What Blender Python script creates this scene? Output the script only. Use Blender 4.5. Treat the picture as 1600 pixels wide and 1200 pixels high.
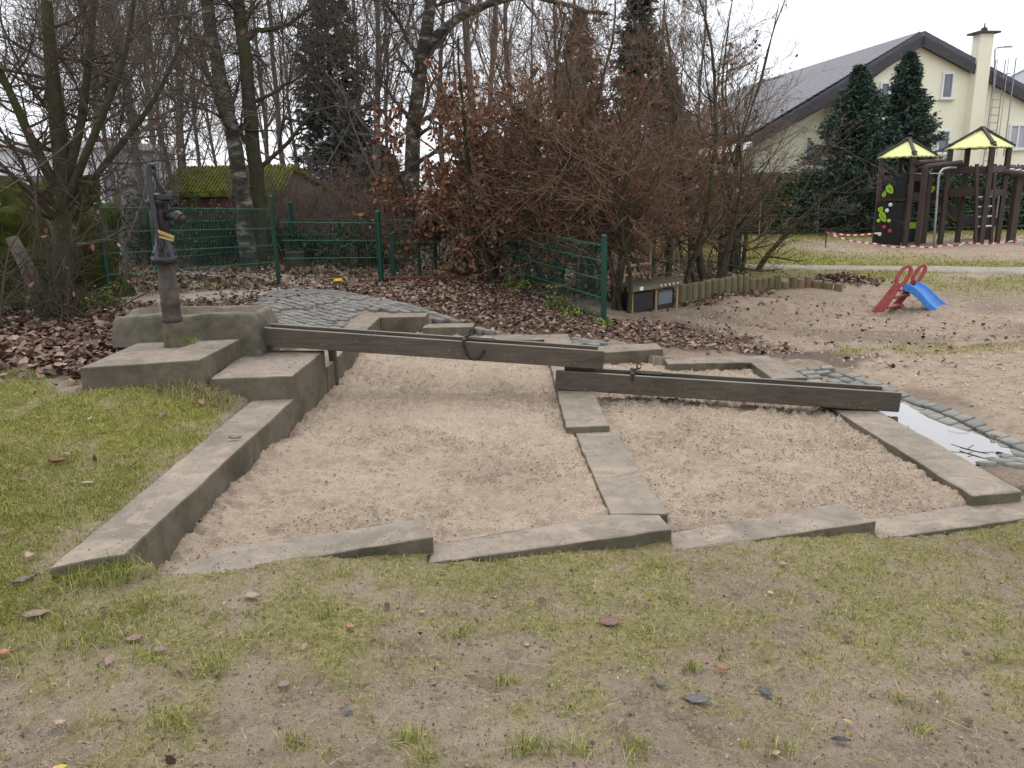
import bpy, bmesh, math, random
import numpy as np
from mathutils import Vector, Matrix
R = math.radians
for o in list(bpy.data.objects): bpy.data.objects.remove(o)
scene = bpy.context.scene
COL = scene.collection

# ------------------------------------------------------------------ camera
PITCH, ROLL, EYE, FPX = R(14), R(1.2), 1.6, 1200.0
_f = np.array([0, math.cos(PITCH), -math.sin(PITCH)])
_u0 = np.array([0, math.sin(PITCH), math.cos(PITCH)]); _r0 = np.array([1., 0, 0])
_up = _u0*math.cos(ROLL) + _r0*math.sin(ROLL); _rt = _r0*math.cos(ROLL) - _u0*math.sin(ROLL)
cam = bpy.data.cameras.new('camera'); camo = bpy.data.objects.new('camera', cam); COL.objects.link(camo)
cam.sensor_width = 36; cam.lens = 27; cam.clip_start = .05; cam.clip_end = 1500
camo.matrix_world = Matrix(((_rt[0], _up[0], -_f[0], 0), (_rt[1], _up[1], -_f[1], 0), (_rt[2], _up[2], -_f[2], EYE), (0, 0, 0, 1)))
scene.camera = camo

# ------------------------------------------------------------------ sky and sun (overcast winter day)
SUN_EL, SUN_AZ = R(62), R(-15)          # azimuth from +Y towards +X, the sun is hidden behind cloud
w = bpy.data.worlds.new('World'); scene.world = w; w.use_nodes = True
nt = w.node_tree; nt.nodes.clear()
sky = nt.nodes.new('ShaderNodeTexSky'); sky.sky_type = 'NISHITA'; sky.sun_disc = False
sky.sun_elevation = SUN_EL; sky.sun_rotation = SUN_AZ; sky.air_density = 1.0; sky.dust_density = 2.0
cloud = nt.nodes.new('ShaderNodeCombineColor')
for i, v in enumerate((9.7, 10.0, 10.5)): cloud.inputs[i].default_value = v
mx = nt.nodes.new('ShaderNodeMixRGB'); mx.inputs[0].default_value = .9
bg = nt.nodes.new('ShaderNodeBackground'); bg.inputs[1].default_value = .105
wo = nt.nodes.new('ShaderNodeOutputWorld')
nt.links.new(sky.outputs[0], mx.inputs[1]); nt.links.new(cloud.outputs[0], mx.inputs[2])
nt.links.new(mx.outputs[0], bg.inputs[0]); nt.links.new(bg.outputs[0], wo.inputs[0])
sl = bpy.data.lights.new('sun', 'SUN'); sl.energy = 1.5; sl.angle = R(60); sl.color = (1, .97, .93)
so = bpy.data.objects.new('sun', sl); COL.objects.link(so)
sd = Vector((math.sin(SUN_AZ)*math.cos(SUN_EL), math.cos(SUN_AZ)*math.cos(SUN_EL), math.sin(SUN_EL)))
so.rotation_euler = sd.to_track_quat('Z', 'Y').to_euler()
vs = scene.view_settings; vs.view_transform = 'Standard'; vs.look = 'None'; vs.exposure = 0.46; vs.gamma = 1; vs.use_curve_mapping = False
scene.render.engine = 'CYCLES'
scene.cycles.max_bounces = 6; scene.cycles.transparent_max_bounces = 6

# ------------------------------------------------------------------ measuring: a pixel of the photo at a height z, or at a distance y
def _ray(px, py): return _f + _rt*((px-800)/FPX) + _up*((600-py)/FPX)
def gp(px, py, z):
    d = _ray(px, py); t = (z-EYE)/d[2]; return (d[0]*t, d[1]*t, z)
def at(px, py, y):
    d = _ray(px, py); t = y/d[1]; return (d[0]*t, y, EYE+d[2]*t)

# ------------------------------------------------------------------ noise
def _hash(ix, iy, s):
    h = (ix.astype(np.int64)*374761393 + iy.astype(np.int64)*668265263 + s*982451653) & 0x7fffffff
    h = ((h ^ (h >> 13))*1274126177) & 0x7fffffff
    h = h ^ (h >> 16)
    return (h & 0xffff)/65535.0
def vnoise(x, y, s=0):
    ix = np.floor(x); iy = np.floor(y); fx = x-ix; fy = y-iy
    fx = fx*fx*(3-2*fx); fy = fy*fy*(3-2*fy)
    a = _hash(ix, iy, s); b = _hash(ix+1, iy, s); c = _hash(ix, iy+1, s); d = _hash(ix+1, iy+1, s)
    return (a*(1-fx)+b*fx)*(1-fy) + (c*(1-fx)+d*fx)*fy
def fbm(x, y, f, oc=4, s=0, g=.5):
    v = 0; a = 1; t = 0
    for k in range(oc):
        v = v + a*vnoise(x*f+17.3*k, y*f+9.1*k, s+k); t += a; a *= g; f *= 2.03
    return v/t
def pip(x, y, poly):
    ins = np.zeros(np.shape(x), bool); n = len(poly)
    for i in range(n):
        x1, y1 = poly[i][:2]; x2, y2 = poly[(i+1) % n][:2]
        if y1 == y2: continue
        c = ((y1 > y) != (y2 > y)) & (x < (x2-x1)*(y-y1)/(y2-y1)+x1)
        ins ^= c
    return ins
def sst(a, b, x):
    t = np.clip((x-a)/(b-a), 0, 1); return t*t*(3-2*t)

# ------------------------------------------------------------------ materials
def nodes(name):
    m = bpy.data.materials.new(name); m.use_nodes = True
    t = m.node_tree; b = t.nodes['Principled BSDF']; return m, t, b
def N(t, typ, **kw):
    n = t.nodes.new(typ)
    for k, v in kw.items(): setattr(n, k, v)
    return n
def rgb(c): return (c[0], c[1], c[2], 1)
def noise_node(t, scale, detail=6, rough=.6, coord='Object', dist=0):
    tc = N(t, 'ShaderNodeTexCoord'); n = N(t, 'ShaderNodeTexNoise')
    n.inputs['Scale'].default_value = scale; n.inputs['Detail'].default_value = detail; n.inputs['Roughness'].default_value = rough
    n.inputs['Distortion'].default_value = dist
    t.links.new(tc.outputs[coord], n.inputs['Vector']); return n
def ramp(t, src, stops):
    r = N(t, 'ShaderNodeValToRGB'); e = r.color_ramp.elements
    while len(e) < len(stops): e.new(.5)
    for k, (p, c) in enumerate(stops): e[k].position = p; e[k].color = rgb(c)
    t.links.new(src, r.inputs[0]); return r
def mixc(t, fac, a, b, mode='MIX'):
    m = N(t, 'ShaderNodeMixRGB', blend_type=mode)
    for i, v in ((0, fac), (1, a), (2, b)):
        if isinstance(v, (int, float)): m.inputs[i].default_value = v
        elif isinstance(v, tuple): m.inputs[i].default_value = rgb(v)
        else: t.links.new(v, m.inputs[i])
    return m.outputs[0]
def maprange(t, src, a, b, c=0, d=1):
    n = N(t, 'ShaderNodeMapRange'); t.links.new(src, n.inputs[0])
    for i, v in enumerate((a, b, c, d)): n.inputs[i+1].default_value = v
    return n.outputs[0]
def bump(t, b, src, strength=.5, dist=.01, prev=None):
    n = N(t, 'ShaderNodeBump'); n.inputs['Strength'].default_value = strength; n.inputs['Distance'].default_value = dist
    t.links.new(src, n.inputs['Height'])
    if prev is not None: t.links.new(prev, n.inputs['Normal'])
    t.links.new(n.outputs[0], b.inputs['Normal']); return n.outputs[0]
def simple(name, c, rough=.7, var=.25, scale=8, metal=0, bmp=.2, bdist=.004, spec=.4, coord='Object', c2=None):
    m, t, b = nodes(name)
    n = noise_node(t, scale, 6, .65, coord)
    lo = tuple(v*(1-var) for v in c); hi = c2 or tuple(min(1, v*(1+var)) for v in c)
    r = ramp(t, n.outputs[0], [(.3, lo), (.7, hi)])
    t.links.new(r.outputs[0], b.inputs['Base Color'])
    b.inputs['Roughness'].default_value = rough; b.inputs['Metallic'].default_value = metal
    b.inputs['Specular IOR Level'].default_value = spec
    if bmp:
        n2 = noise_node(t, scale*6, 5, .7, coord); bump(t, b, n2.outputs[0], bmp, bdist)
    return m
def island(name, stops, rough=.75, spec=.25, trans=0):
    """colour by piece: every leaf or blade takes its own tone"""
    m, t, b = nodes(name)
    g = N(t, 'ShaderNodeNewGeometry')
    r = ramp(t, g.outputs['Random Per Island'], stops)
    n = noise_node(t, 30, 3, .6)
    c = mixc(t, .5, r.outputs[0], mixc(t, 1.0, r.outputs[0], maprange(t, n.outputs[0], .3, .7, .5, 1.4), 'MULTIPLY'))
    t.links.new(c, b.inputs['Base Color'])
    b.inputs['Roughness'].default_value = rough; b.inputs['Specular IOR Level'].default_value = spec
    return m
M = {}
def concrete(name, base, dirt, moss, mossamt, sandy=0):
    m, t, b = nodes(name)
    n1 = noise_node(t, 2.2, 8, .62); n2 = noise_node(t, 14, 6, .7); n3 = noise_node(t, 5, 8, .7, dist=.6); n4 = noise_node(t, 160, 3, .6); n6 = noise_node(t, 3.3, 8, .75, dist=1.2)
    c = ramp(t, n1.outputs[0], [(.32, dirt), (.5, base), (.72, tuple(v*1.18 for v in base))]).outputs[0]
    c = mixc(t, maprange(t, n2.outputs[0], .45, .72, 0, .6), c, tuple(v*.55 for v in base))
    c = mixc(t, maprange(t, n3.outputs[0], .5, .66, 0, mossamt), c, moss)
    c = mixc(t, maprange(t, n4.outputs[0], .55, .75, 0, .55), c, tuple(v*.45 for v in base))
    if sandy: c = mixc(t, maprange(t, n6.outputs[0], .50, .62, 0, sandy), c, (.38, .30, .225))
    t.links.new(c, b.inputs['Base Color'])
    t.links.new(maprange(t, n1.outputs[0], .3, .7, .6, .95), b.inputs['Roughness']); b.inputs['Specular IOR Level'].default_value = .3
    p = bump(t, b, n2.outputs[0], .5, .008); bump(t, b, n4.outputs[0], .45, .003, p)
    return m
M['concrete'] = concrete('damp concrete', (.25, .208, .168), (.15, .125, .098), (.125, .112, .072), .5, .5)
M['concrete_side'] = concrete('algae stained shaded concrete', (.145, .122, .09), (.06, .052, .036), (.06, .062, .028), .7)  # algae stain, plus the shade of the upright faces put into the colour
M['trough'] = concrete('rough mossy stone', (.17, .148, .115), (.075, .068, .05), (.06, .068, .022), .8)
def wood(name, c, c2, sc=(3, 40, 40), rough=.6):
    m, t, b = nodes(name)
    tc = N(t, 'ShaderNodeTexCoord'); mp = N(t, 'ShaderNodeMapping'); mp.inputs['Scale'].default_value = sc
    n = N(t, 'ShaderNodeTexNoise'); n.inputs['Scale'].default_value = 1; n.inputs['Detail'].default_value = 7; n.inputs['Roughness'].default_value = .65
    t.links.new(tc.outputs['Object'], mp.inputs[0]); t.links.new(mp.outputs[0], n.inputs['Vector'])
    n2 = noise_node(t, 1.7, 5, .6)
    cc = ramp(t, n.outputs[0], [(.3, c), (.7, c2)]).outputs[0]
    cc = mixc(t, maprange(t, n2.outputs[0], .4, .7, 0, .55), cc, tuple(v*.6 for v in c))
    n5 = noise_node(t, 45, 2, .5)
    cc = mixc(t, maprange(t, n5.outputs[0], .68, .74, 0, .5), cc, (.3, .27, .22))
    t.links.new(cc, b.inputs['Base Color']); b.inputs['Roughness'].default_value = rough
    bump(t, b, n.outputs[0], .5, .003); return m
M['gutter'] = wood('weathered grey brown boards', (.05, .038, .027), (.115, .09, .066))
M['gutter_top'] = wood('lighter board edges', (.13, .11, .09), (.24, .21, .17))  # top faces of the side boards, lighter than the rest
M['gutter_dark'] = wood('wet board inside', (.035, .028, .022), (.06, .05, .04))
M['post_wood'] = wood('damp timber post', (.05, .045, .03), (.09, .08, .055), (20, 20, 3))
M['brown_timber'] = wood('brown stained play timber', (.038, .022, .019), (.062, .038, .032), (12, 12, 2))
M['pale_wood'] = wood('pale rustic wood', (.30, .19, .10), (.45, .30, .17), (14, 14, 3))
M['log'] = wood('mossy palisade wood', (.10, .085, .04), (.20, .17, .10), (16, 16, 3), .85)
M['log_b'] = wood('bare palisade wood', (.16, .10, .06), (.25, .17, .11), (16, 16, 3), .85)
M['iron'] = simple('dark painted cast iron', (.012, .013, .017), .38, .4, 25, .1, .35, .003, .5, c2=(.035, .034, .036))
M['iron_rust'] = simple('rusty iron standpipe', (.05, .04, .032), .7, .5, 14, .1, .6, .005, c2=(.10, .08, .065))
M['pipe_foot'] = simple('mossy wooden collar', (.10, .085, .05), .9, .45, 14, 0, .7, .006)
M['chain'] = simple('blackened steel fittings', (.035, .03, .028), .45, .4, 30, .6, .3)
M['rope'] = simple('yellowed strap', (.42, .30, .12), .8, .25, 30)
M['green_metal'] = simple('dark green coated steel', (.004, .050, .033), .42, .3, 10, .0, .08)
M['fence_wire'] = simple('thin green coated wire', (.012, .085, .06), .45, .2, 10, 0, 0)
M['green_wire'] = simple('green coated wire', (.03, .15, .11), .35, .2, 10, 0, 0)
M['grey_metal'] = simple('galvanised steel', (.32, .33, .34), .42, .2, 12, .6, .1)
M['white_metal'] = simple('bright steel rungs', (.62, .63, .64), .35, .1, 12, .3, 0)
M['black_panel'] = simple('black plastic panel', (.012, .014, .018), .45, .3, 6, 0, .1)
M['leaf_decal'] = simple('lime green panel', (.33, .55, .03), .5, .08, 6, 0, 0)
M['leaf_line'] = simple('dark print', (.02, .03, .01), .6, .1, 6, 0, 0)
M['hold_white'] = simple('white climbing hold', (.7, .72, .74), .6, .1, 6, 0, 0)
M['hold_red'] = simple('red climbing hold', (.55, .03, .05), .6, .1, 6, 0, 0)
M['roof_green'] = simple('pale lime roof panel', (.68, .73, .30), .65, .08, 3, 0, .05)
M['red_plastic'] = simple('faded red plastic', (.33, .045, .045), .5, .22, 7, 0, .12)
M['blue_plastic'] = simple('blue plastic chute', (.018, .19, .62), .35, .15, 6, 0, .05)
def dusty(name, c, dust):
    m, t, b = nodes(name); n1 = noise_node(t, 5, 8, .7); n2 = noise_node(t, 26, 6, .7)
    cc = ramp(t, n1.outputs[0], [(.3, tuple(v*.75 for v in c)), (.7, tuple(min(1, v*1.2+.01) for v in c))]).outputs[0]
    cc = mixc(t, maprange(t, n2.outputs[0], .5, .72, 0, dust), cc, (.34, .27, .21)); t.links.new(cc, b.inputs['Base Color'])
    b.inputs['Roughness'].default_value = .5; bump(t, b, n2.outputs[0], .2, .003); return m
M['red_plastic'] = dusty('faded dusty red plastic', (.30, .042, .042), .5); M['blue_plastic'] = dusty('dusty blue plastic', (.02, .18, .56), .35)
M['sandy_scuff'] = simple('sand dust', (.42, .33, .25), .95, .2, 30)
M['yellow_plastic'] = simple('yellow plastic', (.75, .52, .01), .45, .1, 8, 0, 0)
M['tape_white'] = simple('white tape', (.75, .74, .73), .5, .05, 8, 0, 0)
M['tape_red'] = simple('red tape', (.55, .03, .03), .5, .05, 8, 0, 0)
M['plaster'] = simple('cream plaster', (.87, .84, .67), .9, .04, 1.2, 0, .15, .003)
M['plaster_pale'] = simple('pale render', (.74, .76, .78), .9, .06, .8, 0, .1)
M['plaster_beige'] = simple('beige render', (.36, .33, .26), .9, .15, 1.2, 0, .1)
M['fascia'] = simple('dark fascia boards', (.06, .054, .06), .7, .2, 5)
M['white_frame'] = simple('white window frame', (.78, .79, .80), .5, .04, 5, 0, 0)
M['sill'] = simple('pale sill', (.55, .55, .53), .6, .1, 5, 0, 0)
M['brown_wall'] = simple('grey brown shed boards', (.16, .125, .10), .9, .2, 3)
M['red_wall'] = simple('red brown shed boards', (.13, .05, .042), .85, .25, 3)
M['plastic_sheet'] = simple('milky arched roofing', (.62, .68, .74), .3, .08, 2, 0, 0)
M['moss'] = simple('bright moss', (.09, .105, .022), .95, .5, 7, 0, 1.0, .02, .1, c2=(.20, .21, .04))
M['moss_dark'] = simple('dark moss', (.035, .045, .012), .95, .5, 4, 0, 1.0, .03, .1, c2=(.085, .10, .018))
def tiles(name, c, sx, sy):
    m, t, b = nodes(name)
    n = noise_node(t, 3, 6, .7); n2 = noise_node(t, 40, 3, .6)
    cc = ramp(t, n.outputs[0], [(.3, tuple(v*.75 for v in c)), (.7, tuple(v*1.25 for v in c))]).outputs[0]
    t.links.new(cc, b.inputs['Base Color']); b.inputs['Roughness'].default_value = .6
    bump(t, b, n2.outputs[0], .3, .01); return m
M['roof_tile'] = tiles('dark grey roof tile', (.085, .085, .105), 1, 1)
def glass(name, c):
    m, t, b = nodes(name)
    n = noise_node(t, 1.6, 4, .5)
    t.links.new(ramp(t, n.outputs[0], [(.35, tuple(v*.8 for v in c)), (.65, tuple(v*1.2 for v in c))]).outputs[0], b.inputs['Base Color'])
    b.inputs['Roughness'].default_value = .08; b.inputs['Specular IOR Level'].default_value = .6; return m
M['pane'] = glass('window pane', (.13, .15, .18))
M['curtain'] = simple('net curtain', (.42, .44, .48), .9, .1, 6, 0, .2)
def water():
    m, t, b = nodes('still puddle water')
    b.inputs['Base Color'].default_value = (.75, .78, .8, 1); b.inputs['Roughness'].default_value = .03; b.inputs['IOR'].default_value = 1.33
    b.inputs['Transmission Weight'].default_value = .0
    b.inputs['Base Color'].default_value = (.10, .085, .065, 1); b.inputs['Specular IOR Level'].default_value = 1.0
    b.inputs['Coat Weight'].default_value = 1.0; b.inputs['Coat Roughness'].default_value = .02; b.inputs['Coat IOR'].default_value = 1.8
    n = noise_node(t, 9, 2, .5); bump(t, b, n.outputs[0], .02, .002); return m
M['water'] = water()
def bark(name, c, c2, moss=None, mossamt=0, sc=9):
    m, t, b = nodes(name)
    n = noise_node(t, sc, 7, .7); n2 = noise_node(t, 2.3, 5, .6)
    cc = ramp(t, n.outputs[0], [(.3, c), (.7, c2)]).outputs[0]
    if moss: cc = mixc(t, maprange(t, n2.outputs[0], .42, .6, 0, mossamt), cc, moss)
    t.links.new(cc, b.inputs['Base Color']); b.inputs['Roughness'].default_value = .9; b.inputs['Specular IOR Level'].default_value = .15
    bump(t, b, n.outputs[0], .8, .015); return m
M['bark_grey'] = bark('grey brown bark', (.11, .092, .078), (.20, .172, .148), (.075, .08, .03), .5)
M['twig_grey'] = bark('grey winter twigs', (.115, .092, .08), (.21, .175, .155))
M['bark_dark'] = bark('dark wet bark', (.03, .026, .02), (.075, .065, .05), (.06, .065, .018), .6)
M['twig_dark'] = bark('dark wet twigs', (.05, .04, .031), (.12, .096, .074))
M['twig_brown'] = bark('reddish brown twigs', (.115, .068, .046), (.265, .163, .112))
M['bark_moss'] = bark('mossy trunk bark', (.035, .03, .024), (.09, .08, .062), (.06, .07, .018), .6)
def birch():
    m, t, b = nodes('birch bark')
    tc = N(t, 'ShaderNodeTexCoord'); mp = N(t, 'ShaderNodeMapping'); mp.inputs['Scale'].default_value = (1.2, 1.2, 3.2)
    n = N(t, 'ShaderNodeTexNoise'); n.inputs['Scale'].default_value = 2.2; n.inputs['Detail'].default_value = 8; n.inputs['Roughness'].default_value = .68
    t.links.new(tc.outputs['Object'], mp.inputs[0]); t.links.new(mp.outputs[0], n.inputs['Vector'])
    n2 = noise_node(t, 1.1, 4, .6)
    cc = ramp(t, n.outputs[0], [(.42, (.018, .016, .013)), (.52, (.05, .045, .035)), (.58, (.16, .145, .11)), (.72, (.38, .35, .28))]).outputs[0]
    cc = mixc(t, maprange(t, n2.outputs[0], .5, .7, 0, .5), cc, (.10, .10, .03))
    t.links.new(cc, b.inputs['Base Color']); b.inputs['Roughness'].default_value = .85
    bump(t, b, n.outputs[0], .8, .02); return m
M['birch'] = birch()
M['dead_leaf'] = island('brown dead leaves on the twig', [(0, (.11, .05, .032)), (.4, (.19, .088, .054)), (.75, (.27, .14, .085)), (1, (.36, .22, .13))])
M['litter'] = island('wet fallen leaves', [(0, (.05, .028, .02)), (.3, (.115, .062, .043)), (.55, (.19, .115, .083)), (.8, (.28, .19, .145)), (.95, (.36, .26, .205)), (1, (.38, .26, .08))], .6, .3)
M['grass'] = island('winter grass blades', [(0, (.10, .135, .022)), (.4, (.205, .235, .036)), (.7, (.31, .315, .062)), (.88, (.39, .355, .12)), (1, (.47, .39, .21))], .7, .25)
M['grass_dry'] = island('straw coloured grass', [(0, (.16, .155, .045)), (.4, (.26, .235, .09)), (.7, (.36, .30, .16)), (1, (.46, .38, .25))], .8, .2)
M['needle'] = island('dark spruce needles', [(0, (.024, .046, .038)), (.5, (.05, .082, .064)), (1, (.10, .14, .105))], .7, .25)
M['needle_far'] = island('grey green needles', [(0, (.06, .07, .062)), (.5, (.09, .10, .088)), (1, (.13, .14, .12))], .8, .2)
M['hedge_leaf'] = island('dark hedge leaves', [(0, (.012, .03, .01)), (.5, (.03, .062, .018)), (.9, (.055, .10, .028)), (1, (.11, .13, .04))], .5, .4)
M['ivy_leaf'] = island('undergrowth leaves', [(0, (.014, .035, .014)), (.5, (.028, .062, .022)), (1, (.07, .10, .03))], .55, .35)
M['bright_leaf'] = island('light green leaves', [(0, (.09, .14, .02)), (.6, (.17, .22, .03)), (1, (.30, .30, .05))], .55, .35)
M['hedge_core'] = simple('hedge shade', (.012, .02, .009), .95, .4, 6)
M['crumb'] = island('soil crumbs', [(0, (.12, .092, .069)), (.5, (.22, .17, .128)), (.95, (.33, .265, .205)), (1, (.46, .43, .39))], .9, .2)
M['sandcrumb'] = island('sand crumbs', [(0, (.33, .258, .196)), (.5, (.42, .335, .256)), (1, (.50, .40, .31))], .95, .15)
M['cobble'] = None
def cobblemat(name, c):
    m, t, b = nodes(name)
    oi = N(t, 'ShaderNodeObjectInfo'); n = noise_node(t, 18, 6, .65); n2 = noise_node(t, 5, 4, .6)
    cc = ramp(t, oi.outputs['Random'], [(0, tuple(v*.7 for v in c)), (.5, c), (1, (c[0]*1.3, c[1]*1.25, c[2]*1.2))]).outputs[0]
    cc = mixc(t, maprange(t, n.outputs[0], .4, .7, 0, .6), cc, tuple(v*.55 for v in c))
    cc = mixc(t, maprange(t, n2.outputs[0], .45, .65, 0, .4), cc, (.17, .14, .11))
    t.links.new(cc, b.inputs['Base Color']); b.inputs['Roughness'].default_value = .68; b.inputs['Specular IOR Level'].default_value = .3
    bump(t, b, n.outputs[0], .4, .006); return m
M['cobble'] = cobblemat('grey paving stone', (.20, .197, .182))
def sandmat():
    m, t, b = nodes('damp play sand')
    n1 = noise_node(t, 1.3, 6, .6); n2 = noise_node(t, 11, 8, .72); n3 = noise_node(t, 60, 5, .7); n4 = noise_node(t, 300, 2, .5)
    c = ramp(t, n1.outputs[0], [(.3, (.39, .305, .232)), (.7, (.49, .392, .302))]).outputs[0]
    c = mixc(t, maprange(t, n2.outputs[0], .52, .68, 0, .5), c, (.27, .205, .15))
    c = mixc(t, maprange(t, n3.outputs[0], .52, .66, 0, .5), c, (.27, .205, .15))
    c = mixc(t, maprange(t, n4.outputs[0], .54, .68, 0, .55), c, (.17, .127, .092))
    t.links.new(c, b.inputs['Base Color']); b.inputs['Roughness'].default_value = .95; b.inputs['Specular IOR Level'].default_value = .15
    p = bump(t, b, n2.outputs[0], .6, .025); p = bump(t, b, n3.outputs[0], 1.0, .014, p); bump(t, b, n4.outputs[0], .4, .003, p)
    return m
M['sand'] = sandmat()
def groundmat():
    m, t, b = nodes('ground cover')
    def A(n):
        a = N(t, 'ShaderNodeAttribute'); a.attribute_name = n; return a.outputs['Fac']
    n1 = noise_node(t, .9, 7, .62); n2 = noise_node(t, 7, 8, .72); n3 = noise_node(t, 45, 6, .72); n4 = noise_node(t, 220, 3, .6)
    c = ramp(t, n1.outputs[0], [(.3, (.19, .144, .107)), (.5, (.285, .221, .168)), (.72, (.38, .30, .23))]).outputs[0]
    c = mixc(t, maprange(t, n2.outputs[0], .5, .66, 0, .75), c, (.115, .086, .063))
    c = mixc(t, maprange(t, n3.outputs[0], .5, .66, 0, .65), c, (.37, .295, .23))
    c = mixc(t, maprange(t, n4.outputs[0], .54, .66, 0, .75), c, (.085, .064, .047))
    sandc = ramp(t, n2.outputs[0], [(.35, (.42, .32, .24)), (.6, (.31, .235, .175)), (.72, (.20, .15, .11))]).outputs[0]
    c = mixc(t, A('sand'), c, sandc)
    mud = ramp(t, n3.outputs[0], [(.35, (.10, .075, .058)), (.65, (.165, .125, .098))]).outputs[0]
    c = mixc(t, A('mud'), c, mud)
    gr = ramp(t, n3.outputs[0], [(.35, (.095, .094, .02)), (.5, (.21, .20, .04)), (.66, (.33, .285, .10))]).outputs[0]
    c = mixc(t, A('grass'), c, gr)
    li = ramp(t, n3.outputs[0], [(.35, (.06, .04, .028)), (.55, (.125, .085, .062)), (.7, (.19, .135, .10))]).outputs[0]
    c = mixc(t, A('litter'), c, li)
    t.links.new(c, b.inputs['Base Color'])
    t.links.new(maprange(t, n2.outputs[0], .4, .7, .7, .95), b.inputs['Roughness']); b.inputs['Specular IOR Level'].default_value = .12
    p = bump(t, b, n2.outputs[0], .7, .03); p = bump(t, b, n3.outputs[0], .9, .014, p); bump(t, b, n4.outputs[0], .7, .005, p)
    return m
M['ground'] = groundmat()
M['path'] = simple('trodden pale path', (.29, .25, .215), .95, .2, 2.5, 0, .5, .01, .2)

# ------------------------------------------------------------------ object helpers
def tag(o, label=None, cat=None, group=None, kind=None):
    if label: o['label'] = label
    if cat: o['category'] = cat
    if group: o['group'] = group
    if kind: o['kind'] = kind
    return o
def thing(name, label, cat, loc=(0, 0, 0), rz=0, group=None):
    o = bpy.data.objects.new(name, None); COL.objects.link(o); o.empty_display_size = .1
    o.location = loc; o.rotation_euler = (0, 0, rz); return tag(o, label, cat, group)
def link(name, me, parent=None):
    o = bpy.data.objects.new(name, me); COL.objects.link(o)
    if parent: o.parent = parent
    return o
def mesh_np(name, V, Q=None, T=None, mats=(), smooth=False):
    """mesh from numpy arrays of vertices, quads and triangles"""
    me = bpy.data.meshes.new(name)
    V = np.asarray(V, np.float32).reshape(-1, 3); parts = []; sizes = []
    if Q is not None and len(Q): parts.append(np.asarray(Q, np.int32).ravel()); sizes.append(np.full(len(Q), 4, np.int32))
    if T is not None and len(T): parts.append(np.asarray(T, np.int32).ravel()); sizes.append(np.full(len(T), 3, np.int32))
    L = np.concatenate(parts); S = np.concatenate(sizes)
    me.vertices.add(len(V)); me.vertices.foreach_set('co', V.ravel())
    me.loops.add(len(L)); me.loops.foreach_set('vertex_index', L)
    me.polygons.add(len(S)); st = np.concatenate(([0], np.cumsum(S)[:-1])).astype(np.int32)
    me.polygons.foreach_set('loop_start', st)
    me.update(calc_edges=True)
    for m in mats: me.materials.append(m)
    if smooth: me.polygons.foreach_set('use_smooth', np.ones(len(S), bool))
    return me
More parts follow.
